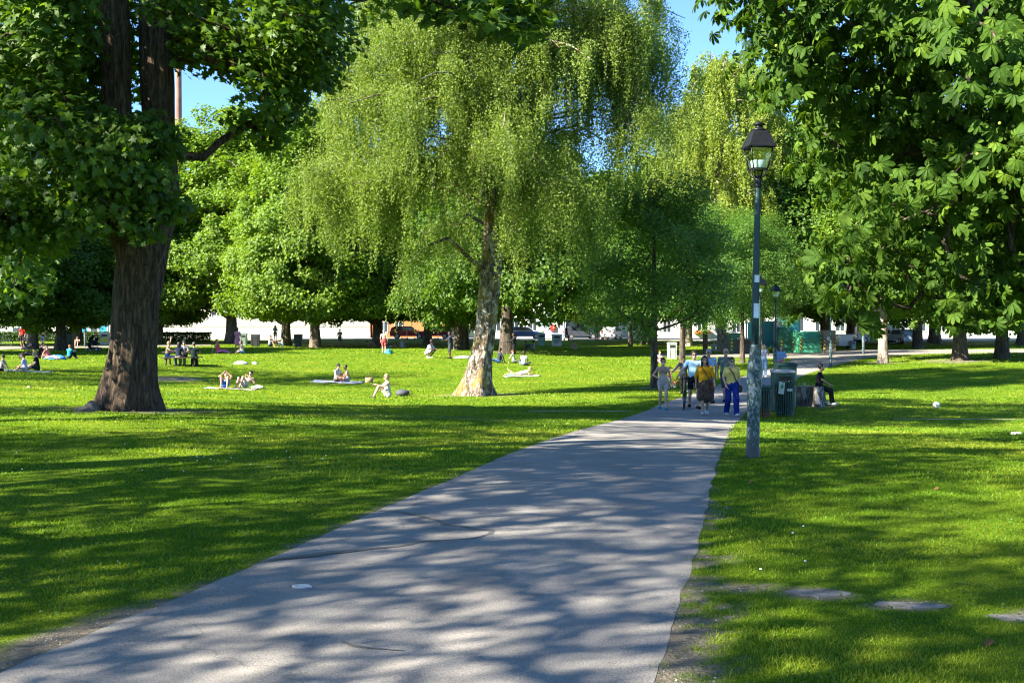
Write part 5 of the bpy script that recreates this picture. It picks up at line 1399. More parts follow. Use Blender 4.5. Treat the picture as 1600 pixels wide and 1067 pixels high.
def buildings():
    X = lambda px, Y: (px - 800) / F * Y
    tq = plain('turquoise_pane', (.03, .22, .33), .25, 0, .3, .8)
    b = building('white_house', X(-160, 150), X(172, 150), 150, 10.5, 9, (.6, .59, .56), 'long white house with turquoise shop windows behind the strollers', [(4.4, 6.2), (7.2, 9)], [(2 + 2.6 * k, 1.1) for k in range(10)])
    wd = X(172, 150) - X(-160, 150)
    for px, w, mt in ((131, 1.15, tq), (148, 1.1, MATS['window_glass']), (161, 1.2, tq)):
        xc = X(px, 150) - (X(-160, 150) + X(172, 150)) / 2
        m = MB()
        for sx in (-1, 1): m.box((xc + sx * w / 2, -.03, 1.45), (.12, .12, 1.9))
        for zz in (.5, 2.4): m.box((xc, -.035, zz), (w + .12, .13, .12))
        wo = m.build('shop_window', MATS['window_frame'], b)
        m = MB(); m.box((xc, -.01, 1.45), (w - .12, .03, 1.8)); m.build('pane', mt, wo)
    building('cream_house', X(176, 151), X(578, 151), 151, 11, 9, (.55, .53, .46), 'long cream rendered building with stone bands behind the picnickers', [(3.2, 5.2), (6.8, 8.8)], [(2 + 2.9 * k, 1.2) for k in range(11)], band=(.9, 1.35, 1.8, 2.25), plinth=(.5, .48, .43))
    building('brick_house', X(582, 150), X(696, 150), 150, 3.1, 8, (.5, .16, .06), 'low orange brick house with a grey roof behind the scooters', [(1.0, 2.4)], [(1.5, 1.0), (3.4, 1.0)], (.22, .21, .22), roof_h=2.2)
    building('plain_house', X(700, 152), X(846, 152), 152, 9, 9, (.5, .48, .44), 'beige house behind the two stemmed tree', [(1.2, 3), (4.4, 6.2)], [(1.6 + 2.4 * k, 1.1) for k in range(5)])
    g = building('grey_house', X(852, 146), X(884, 146), 146, 8.5, 9, (.36, .4, .46), 'narrow blue grey house with a red box on its wall', [(1.8, 3.9)], [(1.9, .8)])
    m = MB(); m.box((-.35, -.12, 1.6), (.62, .22, .75)); rb = m.build('red_box', plain('post_red', (.45, .03, .025), .5), g, .03)
    m = MB(); m.ell((-.25, -.24, 1.62), (.1, .02, .1), 10, 6); m.build('yellow_emblem', plain('emblem_yellow', (.6, .42, .05), .5), rb)
    w = building('white_terrace', X(888, 153), X(1190, 153), 153, 10, 9, (.6, .59, .57), 'sunlit white terrace behind the parked white cars', [(1.0, 2.8), (4.2, 6.0), (7.2, 9)], [(1.6 + 2.3 * k, 1.1) for k in range(11)])
    xc = X(1097, 153) - (X(888, 153) + X(1190, 153)) / 2
    m = MB(); m.box((xc, -.3, 1.05), (2.2, .5, .35)); m.build('orange_awning', plain('awning_orange', (.55, .16, .03), .7), w)
    building('pale_terrace', X(1196, 153), X(1780, 153), 153, 11, 9, (.66, .65, .62), 'pale terrace beyond the chestnut leaves', [(1.2, 3.0), (4.6, 6.4), (7.8, 9.6)], [(1.8 + 2.7 * k, 1.2) for k in range(18)])
    # tall chimney stack beyond the roofs
    xs = X(279, 170); z = H1(xs, 170); root = empty('brick_chimney', (xs, 170, z), 0, 'pinkish brick chimney stack rising beside the maple stem', 'chimney')
    m = MB(); m.lathe([(.8, 0), (.5, 30), (.42, 41), (.48, 41.2), (.48, 42)], n=20); m.build('stack', plain('chimney_brick', (.26, .13, .1), .9, 0, .2, 1), root)
    # hedge along the far edge
    hm = leafmat('hedge_leaf', (.02, .05, .006), (.04, .09, .01), (.07, .13, .015), .2)
    n = 26000; x0, x1 = X(-120, 122), X(330, 122)
    P = np.stack([rng.uniform(x0, x1, n), 122 + rng.uniform(-.45, .45, n), rng.uniform(0, .95, n)], -1)
    face = rng.random(n); P[:, 1] = np.where(face < .6, 122 - .42 + rng.normal(0, .06, n), P[:, 1]); P[:, 2] = np.where(face >= .75, .92 + rng.normal(0, .05, n), P[:, 2]); P[:, 2] += H(P[:, 0], P[:, 1])
    V, Fa, ti = scatter_leaves('wide', P, rng.normal(0, 1, (n, 3)) + np.array((0, -.6, .6)), rng.uniform(.1, .18, n))
    tag(link_mesh('hedge', mesh_np('hedge', V, Fa, False, None, {'tint': ti}), hm), 'low clipped hedge in front of the white house', 'hedge')

def furniture():
    lamps(); bins(); containers(); street_vehicles(); ground_things(); buildings()
    stroller(GL(45, 560), .3, 'dark stroller beside the seated group in the shade'); stroller(GL(146, 549), math.pi - .2, 'black stroller with a tilted hood standing by the sandy path', (.022, .022, .024))
    picnic_table(GL(284, 571), .08, 'dark wooden picnic table with people sitting around it')
    bicycle('parked_bicycle', GL(4, 541), .1, (.1, .1, .12), 'dark bicycle parked by the hedge at the sandy path')
    b = GL(1069, 639)
    bicycle('city_bicycle', b, R(-100), (.03, .03, .035), 'dark bicycle wheeled along by the man in the light blue shirt', -.05)
    b = GL(1056, 612)
    bicycle('orange_bicycle', b, R(-40), (.5, .13, .04), 'orange framed bicycle behind the woman in pale shorts', .05)
# ================================================================ people
A_ = lambda *v: np.array(v, float)
def surfnet(prims, h, cuts=()):
    """prims: (a, b, r0, r1, wide, axis); one smooth skin round all of them"""
    lo = np.min([np.minimum(p[0], p[1]) - max(p[2], p[3]) * max(1, p[4]) for p in prims], axis=0) - 2.5 * h
    hi = np.max([np.maximum(p[0], p[1]) + max(p[2], p[3]) * max(1, p[4]) for p in prims], axis=0) + 2.5 * h
    n = np.ceil((hi - lo) / h).astype(int) + 1
    val = np.full(n, .25, np.float32); k = .022
    for a, b, r0, r1, w, ax in prims:
        R_ = max(r0, r1) * max(1, w) + k + 2 * h
        i0 = np.maximum(0, np.floor((np.minimum(a, b) - R_ - lo) / h).astype(int)); i1 = np.minimum(n, np.ceil((np.maximum(a, b) + R_ - lo) / h).astype(int) + 1)
        g = np.stack(np.meshgrid(*[lo[i] + h * np.arange(i0[i], i1[i]) for i in range(3)], indexing='ij'), -1)
        ba = b - a; L2 = ba @ ba + 1e-9
        t = np.clip(((g - a) @ ba) / L2, 0, 1); q = g - a - t[..., None] * ba
        if w != 1:
            u = q @ ax; q = q - u[..., None] * ax * (1 - 1 / w)
        d = np.sqrt((q ** 2).sum(-1)) - (r0 + (r1 - r0) * t)
        s = tuple(slice(i0[i], i1[i]) for i in range(3)); v = val[s]
        m = np.clip(.5 + .5 * (v - d) / k, 0, 1); val[s] = v * (1 - m) + d * m - k * m * (1 - m)
    if len(cuts):
        g = np.stack(np.meshgrid(*[lo[i] + h * np.arange(n[i]) for i in range(3)], indexing='ij'), -1)
        for c in cuts:
            if c[0] == 'plane': d = (g - c[1]) @ c[2]
            else: d = c[2] - np.sqrt((((g - c[1]) / c[3]) ** 2).sum(-1))
            val = np.maximum(val, d)
    ins = val < 0
    c = [ins[x:n[0] - 1 + x, y:n[1] - 1 + y, z:n[2] - 1 + z] for x in (0, 1) for y in (0, 1) for z in (0, 1)]
    cnt = sum(x.astype(np.int8) for x in c); act = (cnt > 0) & (cnt < 8)
    idx = np.full(act.shape, -1, np.int64); ijk = np.argwhere(act); idx[act] = np.arange(len(ijk))
    acc = np.zeros((len(ijk), 3)); num = np.zeros(len(ijk))
    off = [(x, y, z) for x in (0, 1) for y in (0, 1) for z in (0, 1)]
    for p in off:
        for ax in range(3):
            if p[ax]: continue
            q = list(p); q[ax] = 1
            A = val[tuple((ijk + p).T)]; B = val[tuple((ijk + q).T)]
            m = (A < 0) != (B < 0); t = np.where(m, A / (A - B + 1e-12), 0)
            e = np.tile(np.array(p, float), (len(ijk), 1)); e[:, ax] += t
            acc += e * m[:, None]; num += m
    V = lo + h * (ijk + acc / num[:, None])
    F_ = []
    for ax in range(3):
        o1, o2 = [(1, 2), (2, 0), (0, 1)][ax]
        sl0 = [slice(None)] * 3; sl1 = [slice(None)] * 3; sl0[ax] = slice(0, -1); sl1[ax] = slice(1, None)
        a, b = ins[tuple(sl0)], ins[tuple(sl1)]
        for e in (0, 1):
            m = (a & ~b) if e == 0 else (~a & b)
            P = np.argwhere(m); P = P[(P[:, o1] > 0) & (P[:, o2] > 0) & (P[:, o1] < n[o1] - 1) & (P[:, o2] < n[o2] - 1)]
            if not len(P): continue
            def at(d1, d2):
                Q = P.copy(); Q[:, o1] += d1; Q[:, o2] += d2; return idx[tuple(Q.T)]
            q = np.stack([at(-1, -1), at(0, -1), at(0, 0), at(-1, 0)], -1)
            F_.append(q if e == 0 else q[:, ::-1])
    return V, np.concatenate(F_)

def unit(v): v = np.asarray(v, float); return v / (np.linalg.norm(v) + 1e-9)
X_ = A_(1, 0, 0)
def POSE(**k):
    p = dict(pel=A_(0, 0, .93), neck=A_(0, .01, 1.44), head=A_(0, -.03, 1.60), hf=A_(0, -1, 0), side=A_(1, 0, 0), hside=A_(1, 0, 0),
             elL=A_(.25, .03, 1.13), elR=A_(-.25, .03, 1.13), wrL=A_(.25, -.06, .88), wrR=A_(-.25, -.06, .88),
             knL=A_(.10, -.03, .50), knR=A_(-.10, -.03, .50), anL=A_(.10, .02, .08), anR=A_(-.10, .02, .08), toeL=A_(.1, -1, 0), toeR=A_(-.1, -1, 0), hgt=1.72)
    for a, b in k.items(): p[a] = A_(*b) if hasattr(b, '__len__') else b
    return p
PO = {
 'stand': POSE(),
 'walk': POSE(knL=(.09, -.20, .50), anL=(.08, -.22, .10), knR=(-.09, .02, .50), anR=(-.08, .26, .13), elL=(.25, .10, 1.14), wrL=(.24, .06, .90), elR=(-.25, -.02, 1.13), wrR=(-.22, -.18, .93), toeR=(-.1, -1, -.35), toeL=(.1, -1, .15)),
 'walk2': POSE(knR=(-.09, -.20, .50), anR=(-.08, -.24, .10), knL=(.09, .02, .50), anL=(.08, .24, .13), elL=(.26, -.02, 1.13), wrL=(.27, -.15, .92), elR=(-.25, .08, 1.13), wrR=(-.25, .03, .88), toeL=(.1, -1, -.35), toeR=(-.1, -1, .15)),
 'hip': POSE(knL=(.08, -.16, .50), anL=(.05, -.20, .09), knR=(-.08, .02, .50), anR=(-.07, .20, .12), elR=(-.33, .06, 1.15), wrR=(-.13, -.12, 1.04), elL=(.25, .05, 1.13), wrL=(.27, -.05, .88), toeR=(-.1, -1, -.3)),
 'push': POSE(knR=(-.1, .03, .5), anR=(-.1, .22, .12), knL=(.1, -.18, .5), anL=(.1, -.2, .09), elR=(-.36, -.1, 1.17), wrR=(-.50, -.30, 1.0), elL=(.25, .05, 1.13), wrL=(.25, -.05, .9)),
 'photo': POSE(elL=(.24, -.08, 1.17), wrL=(.10, -.28, 1.36), elR=(-.24, -.08, 1.17), wrR=(-.08, -.28, 1.36)),
 'hold': POSE(elL=(.25, -.03, 1.15), wrL=(.06, -.26, 1.12), elR=(-.25, -.03, 1.15), wrR=(-.08, -.26, 1.08)),
 'reach': POSE(elL=(.22, -.18, 1.2), wrL=(.16, -.42, 1.18), elR=(-.22, -.18, 1.2), wrR=(-.14, -.42, 1.15)),
 'stride': POSE(knL=(.08, -.26, .52), anL=(.08, -.34, .10), knR=(-.08, .1, .5), anR=(-.08, .42, .18), elL=(.2, -.1, 1.17), wrL=(.12, -.3, 1.15), elR=(-.22, .02, 1.14), wrR=(-.18, -.2, 1.02)),
 'cross': POSE(pel=(0, 0, .13), neck=(0, -.06, .65), head=(0, -.12, .82), knL=(.36, -.28, .20), knR=(-.36, -.28, .20), anL=(-.08, -.40, .09), anR=(.10, -.44, .09), elL=(.25, -.12, .38), elR=(-.25, -.12, .38), wrL=(.2, -.33, .26), wrR=(-.2, -.33, .26), toeL=(-1, -.3, 0), toeR=(1, -.3, 0), hgt=.94),
 'knees': POSE(pel=(0, 0, .13), neck=(0, -.03, .66), head=(0, -.07, .83), knL=(.11, -.40, .48), knR=(-.11, -.36, .47), anL=(.11, -.62, .07), anR=(-.11, -.56, .07), elL=(.22, -.22, .47), elR=(-.22, -.22, .47), wrL=(.13, -.46, .53), wrR=(-.11, -.44, .53), hgt=.95),
 'legs': POSE(pel=(0, 0, .12), neck=(0, .10, .64), head=(0, .09, .81), knL=(.11, -.42, .22), knR=(-.11, -.42, .20), anL=(.12, -.82, .07), anR=(-.12, -.82, .07), elL=(.25, .22, .36), elR=(-.25, .22, .36), wrL=(.26, .30, .08), wrR=(-.26, .30, .08), toeL=(.2, -.3, 1), toeR=(-.2, -.3, 1), hgt=.93),
 'lounge': POSE(pel=(0, 0, .12), neck=(0, .36, .40), head=(0, .42, .58), knL=(.13, -.34, .46), knR=(-.13, -.30, .42), anL=(.12, -.56, .07), anR=(-.12, -.50, .07), elL=(.27, .34, .18), elR=(-.27, .34, .18), wrL=(.12, .18, .42), wrR=(-.12, .20, .45), hgt=.70),
 'phone': POSE(pel=(0, 0, .12), neck=(0, .34, .38), head=(0, .38, .56), knL=(.15, -.32, .48), knR=(-.15, -.32, .48), anL=(.13, -.50, .07), anR=(-.13, -.50, .07), elL=(.28, .08, .50), elR=(-.28, .08, .50), wrL=(.09, .10, .64), wrR=(-.09, .10, .64), hgt=.70),
 'squat': POSE(pel=(0, .16, .30), neck=(0, -.10, .76), head=(0, -.18, .93), knL=(.17, -.28, .46), knR=(-.17, -.28, .46), anL=(.13, .02, .08), anR=(-.13, .02, .08), elL=(.2, -.3, .52), elR=(-.2, -.3, .52), wrL=(.10, -.56, .52), wrR=(-.10, -.56, .52), hgt=1.05),
 'seat': POSE(pel=(0, .02, .56), neck=(0, -.02, 1.08), head=(0, -.07, 1.25), knL=(.11, -.42, .52), knR=(-.11, -.42, .52), anL=(.11, -.44, .08), anR=(-.11, -.44, .08), elL=(.24, -.10, .84), elR=(-.24, -.10, .84), wrL=(.10, -.36, .68), wrR=(-.10, -.36, .68), hgt=1.37),
 'seatup': POSE(pel=(0, .02, .56), neck=(0, -.02, 1.08), head=(0, -.07, 1.25), knL=(.11, -.42, .52), knR=(-.11, -.42, .52), anL=(.11, -.44, .08), anR=(-.11, -.44, .08), elL=(.30, -.08, 1.22), elR=(-.24, -.14, .9), wrL=(.26, -.14, 1.48), wrR=(-.12, -.42, .84), hgt=1.37),
 'stump': POSE(pel=(0, .04, .72), neck=(0, .0, 1.22), head=(0, -.05, 1.39), knL=(.1, -.38, .60), knR=(-.1, -.34, .56), anL=(.09, -.46, .16), anR=(-.09, -.38, .16), elL=(.22, -.06, .97), elR=(-.22, -.06, .97), wrL=(.07, -.32, .80), wrR=(-.07, -.30, .80), hgt=1.51),
 'lie': POSE(pel=(0, 0, .11), neck=(0, .50, .13), head=(0, .68, .17), hf=(0, .1, 1), knL=(.12, -.38, .40), knR=(-.12, -.42, .16), anL=(.12, -.50, .07), anR=(-.12, -.84, .07), elL=(.30, .34, .12), elR=(-.30, .34, .12), wrL=(.22, .08, .18), wrR=(-.3, .05, .08), toeR=(-.2, -.3, 1), hgt=.5),
 'prone': POSE(pel=(0, 0, .11), neck=(0, -.50, .24), head=(0, -.62, .40), hf=(0, -1, -.2), knL=(.1, .42, .09), knR=(-.1, .42, .09), anL=(.1, .84, .09), anR=(-.1, .74, .34), elL=(.25, -.52, .06), elR=(-.25, -.52, .06), wrL=(.10, -.74, .1), wrR=(-.10, -.74, .1), toeL=(0, 1, 0), toeR=(0, .5, 1), hgt=.55),
}
SK = {'light': (.5, .31, .22), 'tan': (.41, .23, .15), 'brown': (.2, .105, .065), 'dark': (.065, .035, .025), 'pink': (.5, .31, .235)}
HAIR = {'dark': (.018, .013, .01), 'brown': (.07, .04, .022), 'blond': (.36, .24, .11), 'grey': (.3, .29, .28), 'red': (.24, .08, .025)}

def person(loc, rz, pose, label, skin='light', hair='dark', hs='short', top=None, sl=.45, bottom=None, leg=1.0, lw=1.0, skirt=None, shoe=None, glasses=False, h=.024, sc=1.0, fem=False, bulk=1.0, group=None, cap=None, vest=False, crop=0.0, bag=None, flip=False):
    p = {k: (v.copy() if hasattr(v, 'copy') else v) for k, v in PO[pose].items()}
    root = empty('person', loc, rz, label, 'person', group, sc)
    bottomc, topc = bottom, top
    pel, nk, hd = p['pel'], p['neck'], p['head']; side = p['side']; up = unit(nk - pel); fw = unit(np.cross(side, up)) * 1.0
    fw = unit(np.cross(up, side)) if np.dot(np.cross(up, side), p['hf']) > 0 else unit(np.cross(side, up))
    hf = unit(p['hf']); hs_ = unit(p['hside']); hu = unit(np.cross(hs_, hf)); hu = hu if hu @ unit(hd - nk) > 0 else -hu
    b = bulk
    sw = .165 if fem else .19
    shL, shR = nk - up * .055 + side * sw, nk - up * .055 - side * sw
    hpL, hpR = pel + side * .095, pel - side * .095
    mid = pel * .5 + nk * .5; chest = pel * .25 + nk * .75 - up * .02
    T = [(pel - side * .05, pel + side * .05, .112 * b, .112 * b, 1, X_), (pel, mid, .108 * b, .098 * b, 1.3, side), (mid, chest, .098 * b, .112 * b, 1.38, side), (shL, shR, .052, .052, 1, X_), (chest, nk - up * .03, .10 * b, .06, 1.3, side)]
    if fem: T += [(chest + side * .07 + fw * .07, chest + side * .07 + fw * .075, .055, .055, 1, X_), (chest - side * .07 + fw * .07, chest - side * .07 + fw * .075, .055, .055, 1, X_)]
    if b > 1.05: T.append((mid - up * .05, mid - up * .06 + fw * .04, .10 * b, .10 * b, 1.2, side))
    am = .88 if fem else 1.0
    def limb(a, k, c, r): return [(a, k, r[0], r[1], 1, X_), (k, c, r[1] * 1.02, r[2], 1, X_)]
    armL = limb(shL, p['elL'], p['wrL'], (.046 * am, .037 * am, .025 * am)); armR = limb(shR, p['elR'], p['wrR'], (.046 * am, .037 * am, .025 * am))
    lb = (b + 1) / 2
    legL = limb(hpL, p['knL'], p['anL'], (.080 * lb, .053, .034)) ; legR = limb(hpR, p['knR'], p['anR'], (.080 * lb, .053, .034))
    for kn, an in ((p['knL'], p['anL']), (p['knR'], p['anR'])):
        q = kn + (an - kn) * .28; cb = unit(np.cross(np.cross(an - kn, hf), an - kn)); (legL if kn is p['knL'] else legR).append((q - cb * .012, q + (an - kn) * .15 - cb * .01, .05, .046, 1, X_))
    feet = []
    for an, toe in ((p['anL'], p['toeL']), (p['anR'], p['toeR'])):
        t = unit(toe); feet.append((an - t * .04 - A_(0, 0, .035), an + t * .15 - A_(0, 0, .045), .035, .028, 1.2, unit(np.cross(t, A_(0, 0, 1)) + 1e-6)))
    Hd = [(hd - hu * .01 + hf * .004, hd + hu * .045 - hf * .015, .082, .088, .9, hs_), (hd - hu * .035 + hf * .025, hd - hu * .075 + hf * .035, .062, .042, .95, hs_), (nk - up * .02, hd - hu * .06 - hf * .01, .056 * (b + 1) / 2, .05, 1, X_),
          (hd + hf * .083 - hu * .01, hd + hf * .103 - hu * .035, .010, .015, 1, X_), (hd + hf * .07 - hu * .075, hd + hf * .072 - hu * .076, .022, .022, 1, X_)]
    for s in (-1, 1): Hd.append((hd + hs_ * s * .08 - hu * .015, hd + hs_ * s * .083 + hu * .012 - hf * .01, .012, .015, 1, X_))
    palm = []
    extra = MB()
    for wr, el in ((p['wrL'], p['elL']), (p['wrR'], p['elR'])):
        d = unit(wr - el); u, w, _ = frame_of(d); sgn = 1 if wr is p['wrL'] else -1
        inw = unit(np.cross(d, fw)); palm.append((wr, wr + d * .075, .024, .030, 1.25, unit(fw)))
        bend = unit(-side * sgn + fw * .4)
        for k, (o, L) in enumerate(((.030, .068), (.011, .078), (-.010, .074), (-.029, .058))):
            a = wr + d * .078 + unit(fw) * o; k1 = a + d * L * .55 + bend * .012; k2 = k1 + d * L * .35 + bend * .03
            extra.tube([a, k1, k2], [.0095, .0085, .006], 5)
        a = wr + d * .025 + unit(fw) * .03; extra.tube([a, a + d * .035 + unit(fw) * .028, a + d * .065 + unit(fw) * .034 + bend * .01], [.011, .010, .007], 5)
    V, Q = surfnet(T + armL + armR + legL + legR + feet + Hd + palm, h)
    ev = np.array(extra.v); eq = [f for f in extra.f if len(f) == 4]
    me = mesh_np('body', np.r_[V, ev], [Q, np.array(eq) + len(V)], True)
    def skinmat(c):
        n = 'skin_%d' % int(c[0] * 1000)
        if n in MATS: return MATS[n]
        t = NT(n); v = t.coord(); f = t.noise(v, 18, 4)
        return t.done(t.pbr(t.ramp(f, [(.3, tuple(k * .86 for k in c)), (.7, tuple(min(1, k * 1.08) for k in c))]), .5, 0, None, .35))
    link_mesh('body', me, skinmat(SK[skin]), root)
    def cm(c): return cloth('cloth_%02d_%02d_%02d' % tuple(int(k * 99) for k in c), c)
    def grown(L, e, m=1.0): return [(a, c, r0 * m + e, r1 * m + e, w, ax) for a, c, r0, r1, w, ax in L]
    if top is not None:
        hem = pel + up * (-.02 + crop * .5)
        S = grown(T if not crop else T[2:], .016)
        if crop: S = [(mid + up * .04, chest, .108 * b, .122 * b, 1.34, side)] + S[2 if len(T) > 4 else 1:]
        elif bottomc is not None: S.append((pel - up * .02, mid, .128 * b, .115 * b, 1.22, side))
        if vest: S = [s for s in S if not np.allclose(s[0], shL)]; S += [(chest + side * .1, nk - up * .05 + side * .11, .06, .042, 1, X_), (chest - side * .1, nk - up * .05 - side * .11, .06, .042, 1, X_)]
        else:
            for sh, el, wr in ((shL, p['elL'], p['wrL']), (shR, p['elR'], p['wrR'])):
                if sl <= 1: S.append((sh, sh + (el - sh) * sl * 1.25 if sl < .8 else el, .060, .054, 1, X_))
                else: S += [(sh, el, .060, .05, 1, X_), (el, el + (wr - el) * .95, .05, .038, 1, X_)]
        cuts = [('ell', nk + hf * .03 + up * .045, .085, A_(1, 1, 1))]
        if bottomc is not None and not crop: cuts.append(('plane', pel + up * .0, -up))
        V, Q = surfnet(S, h, cuts)
        # loose folds
        V = V + (np.stack([fbm(V[:, 0] * 9 + V[:, 1] * 7, V[:, 2] * 6, 3, 5), fbm(V[:, 0] * 8, V[:, 2] * 7 + V[:, 1] * 9, 3, 6), V[:, 0] * 0 + .5], -1) - .5) * .024
        link_mesh('top', mesh_np('top', V, Q, True), cm(top) if not isinstance(top, str) else MATS[top], root)
    if bottom is not None or skirt is not None:
        S = grown(T[:1], .018); S.append((pel, pel + up * (.06 if topc is not None and not crop else .10), .132 * b, .126 * b, 1.24, side))
        if skirt is not None:
            kn = (p['knL'] + p['knR']) / 2; end = pel + (kn - pel) * leg; S += [(pel, end, .135 * b, .15 * b * lw, 1.28, side)]
            if leg > .7: S += [(hpL, p['knL'] * leg + hpL * (1 - leg), .10, .115, 1, X_), (hpR, p['knR'] * leg + hpR * (1 - leg), .10, .115, 1, X_)]
        else:
            for hp, kn, an in ((hpL, p['knL'], p['anL']), (hpR, p['knR'], p['anR'])):
                if leg <= 1: S.append((hp, hp + (kn - hp) * leg * .95, .098 * lb, .082 * (1 + (lw - 1) * .6), 1, X_))
                else: S += [(hp, kn, .096 * lb, .068 * lw, 1, X_), (kn, kn + (an - kn) * (leg - 1) * .98, .068 * lw, .052 * lw ** 1.5, 1, X_)]
        V, Q = surfnet(S, h)
        V = V + (np.stack([fbm(V[:, 0] * 9 + V[:, 1] * 7, V[:, 2] * 5, 3, 15), fbm(V[:, 0] * 8, V[:, 2] * 5 + V[:, 1] * 9, 3, 16), V[:, 0] * 0 + .5], -1) - .5) * .022
        c = skirt if skirt is not None else bottom
        link_mesh('skirt' if skirt is not None else 'trousers', mesh_np('bottom', V, Q, True), MATS[c] if isinstance(c, str) else cm(c), root)
    if shoe is not None:
        for f in feet:
            a, c_, r0, r1, w, ax = f
            V, Q = surfnet([(a, c_, r0 + .012, r1 + .012, w, ax), (a, a + A_(0, 0, .035), .042, .042, 1, X_)], min(h, .018), [('plane', A_(0, 0, max(0.004, min(a[2], c_[2]) - .045)), A_(0, 0, -1.0))] if abs(a[2] - c_[2]) < .08 else ())
            link_mesh('shoe', mesh_np('shoe', V, Q, True), cm(shoe), root)
    if hs != 'bald':
        hc = HAIR[hair]
        S = [(hd + hu * .03 - hf * .022, hd + hu * .05 - hf * .02, .098, .096, .92, hs_)]
        if hs in ('long', 'loose'):
            S += [(hd - hf * .06, hd - hf * .075 - hu * .16, .075, .06, 1.25, hs_), (hd - hf * .07 - hu * .14, hd - hf * .06 - hu * .27, .06, .035, 1.6, hs_)]
            for s in (-1, 1): S.append((hd + hs_ * s * .075 - hf * .015 + hu * .03, hd + hs_ * s * .095 + hf * .02 - hu * .2, .035, .022, 1, X_))
        if hs == 'bun': S.append((hd + hu * .13 - hf * .05, hd + hu * .145 - hf * .05, .042, .04, 1, X_))
        if hs == 'tied': S.append((hd - hf * .1 - hu * .01, hd - hf * .11 - hu * .09, .045, .03, 1, X_))
        if hs == 'afro': S = [(hd + hu * .05 - hf * .02, hd + hu * .07 - hf * .02, .115, .115, 1, X_)]
        V, Q = surfnet(S, min(h, .02), [('ell', hd + hf * .125 - hu * .035, 1.0, A_(.115, .115, .115) if True else 0)])
        link_mesh('hair', mesh_np('hair', V, Q, True), plain('hair_' + hair, hc, .55, 0, .3, 30), root)
    if cap is not None:
        V, Q = surfnet([(hd + hu * .055 - hf * .015, hd + hu * .065 - hf * .015, .102, .098, .95, hs_), (hd + hu * .045 + hf * .07, hd + hu * .03 + hf * .13, .03, .02, 2.2, hs_)], min(h, .02), [('plane', hd + hu * .025, -hu)])
        link_mesh('cap', mesh_np('cap', V, Q, True), cm(cap), root)
    E = MB()
    if glasses:
        for s in (-1, 1):
            q = hd + hf * .083 + hs_ * s * .034 + hu * .008; E.ell(q, (.030, .016, .022), 10, 6); E.tube([q + hs_ * s * .026, hd + hs_ * s * .079 + hu * .012 - hf * .01], .004, 4)
        E.tube([hd + hf * .098 + hs_ * .015 + hu * .012, hd + hf * .098 - hs_ * .015 + hu * .012], .004, 4); E.build('sunglasses', plain('dark_lens', (.01, .01, .012), .1, 0, .1, 5, .6), root)
    else:
        for s in (-1, 1): E.ell(hd + hf * .078 + hs_ * s * .033 + hu * .008, (.013, .010, .009), 8, 5)
        E.build('eyes', plain('eye_dark', (.03, .02, .018), .2), root)
    E = MB(); E.ell(hd + hf * .085 - hu * .052, (.024, .010, .007), 8, 5); E.build('mouth', plain('lips', (.3, .11, .09), .5), root)
    if bag:
        br = empty('shoulder_bag', loc, rz, bag[0], 'bag', None, sc); bmx = plain('bag_%d' % int(bag[1][0] * 999), bag[1], .5)
        s = bag[2]; hpx = pel + side * s * .23 - A_(0, .02, .02)
        E = MB(); E.box(hpx + A_(0, 0, -.10), (.10, .24, .2)); E.build('bag_body', bmx, br, .03)
        E = MB(); o = fw * .15 * b
        E.tube([hpx + A_(0, 0, .0), hpx * .6 + (mid - side * 0 + o) * .4 + fw * .03, chest - side * s * .03 + o * 1.05 + (fw * .03 if fem else 0), nk - side * s * .10 - up * .01 + fw * .03, nk - side * s * .09 - fw * .09, mid - fw * .15 * b, hpx - fw * .05], .014, 5)
        E.build('strap', bmx, br)
    return root

def at_height(px, py, top, pose, lo=.85, hi=1.12, dy=0):
    p = GL(px, py, dy); s = F / p.y
    return p, min(hi, max(lo, (py - top) / s / PO[pose]['hgt']))

def leopard():
    t = NT('leopard_print'); v = t.coord(); vo = t.n('ShaderNodeTexVoronoi'); vo.inputs['Scale'].default_value = 30; t.l(v, vo.inputs['Vector'])
    f = t.math('ADD', vo.outputs['Distance'], t.math('MULTIPLY', t.noise(v, 20, 3), .4))
    return t.done(t.pbr(t.ramp(f, [(.45, (.02, .014, .012)), (.62, (.22, .13, .08)), (.72, (.03, .02, .016))]), .9))

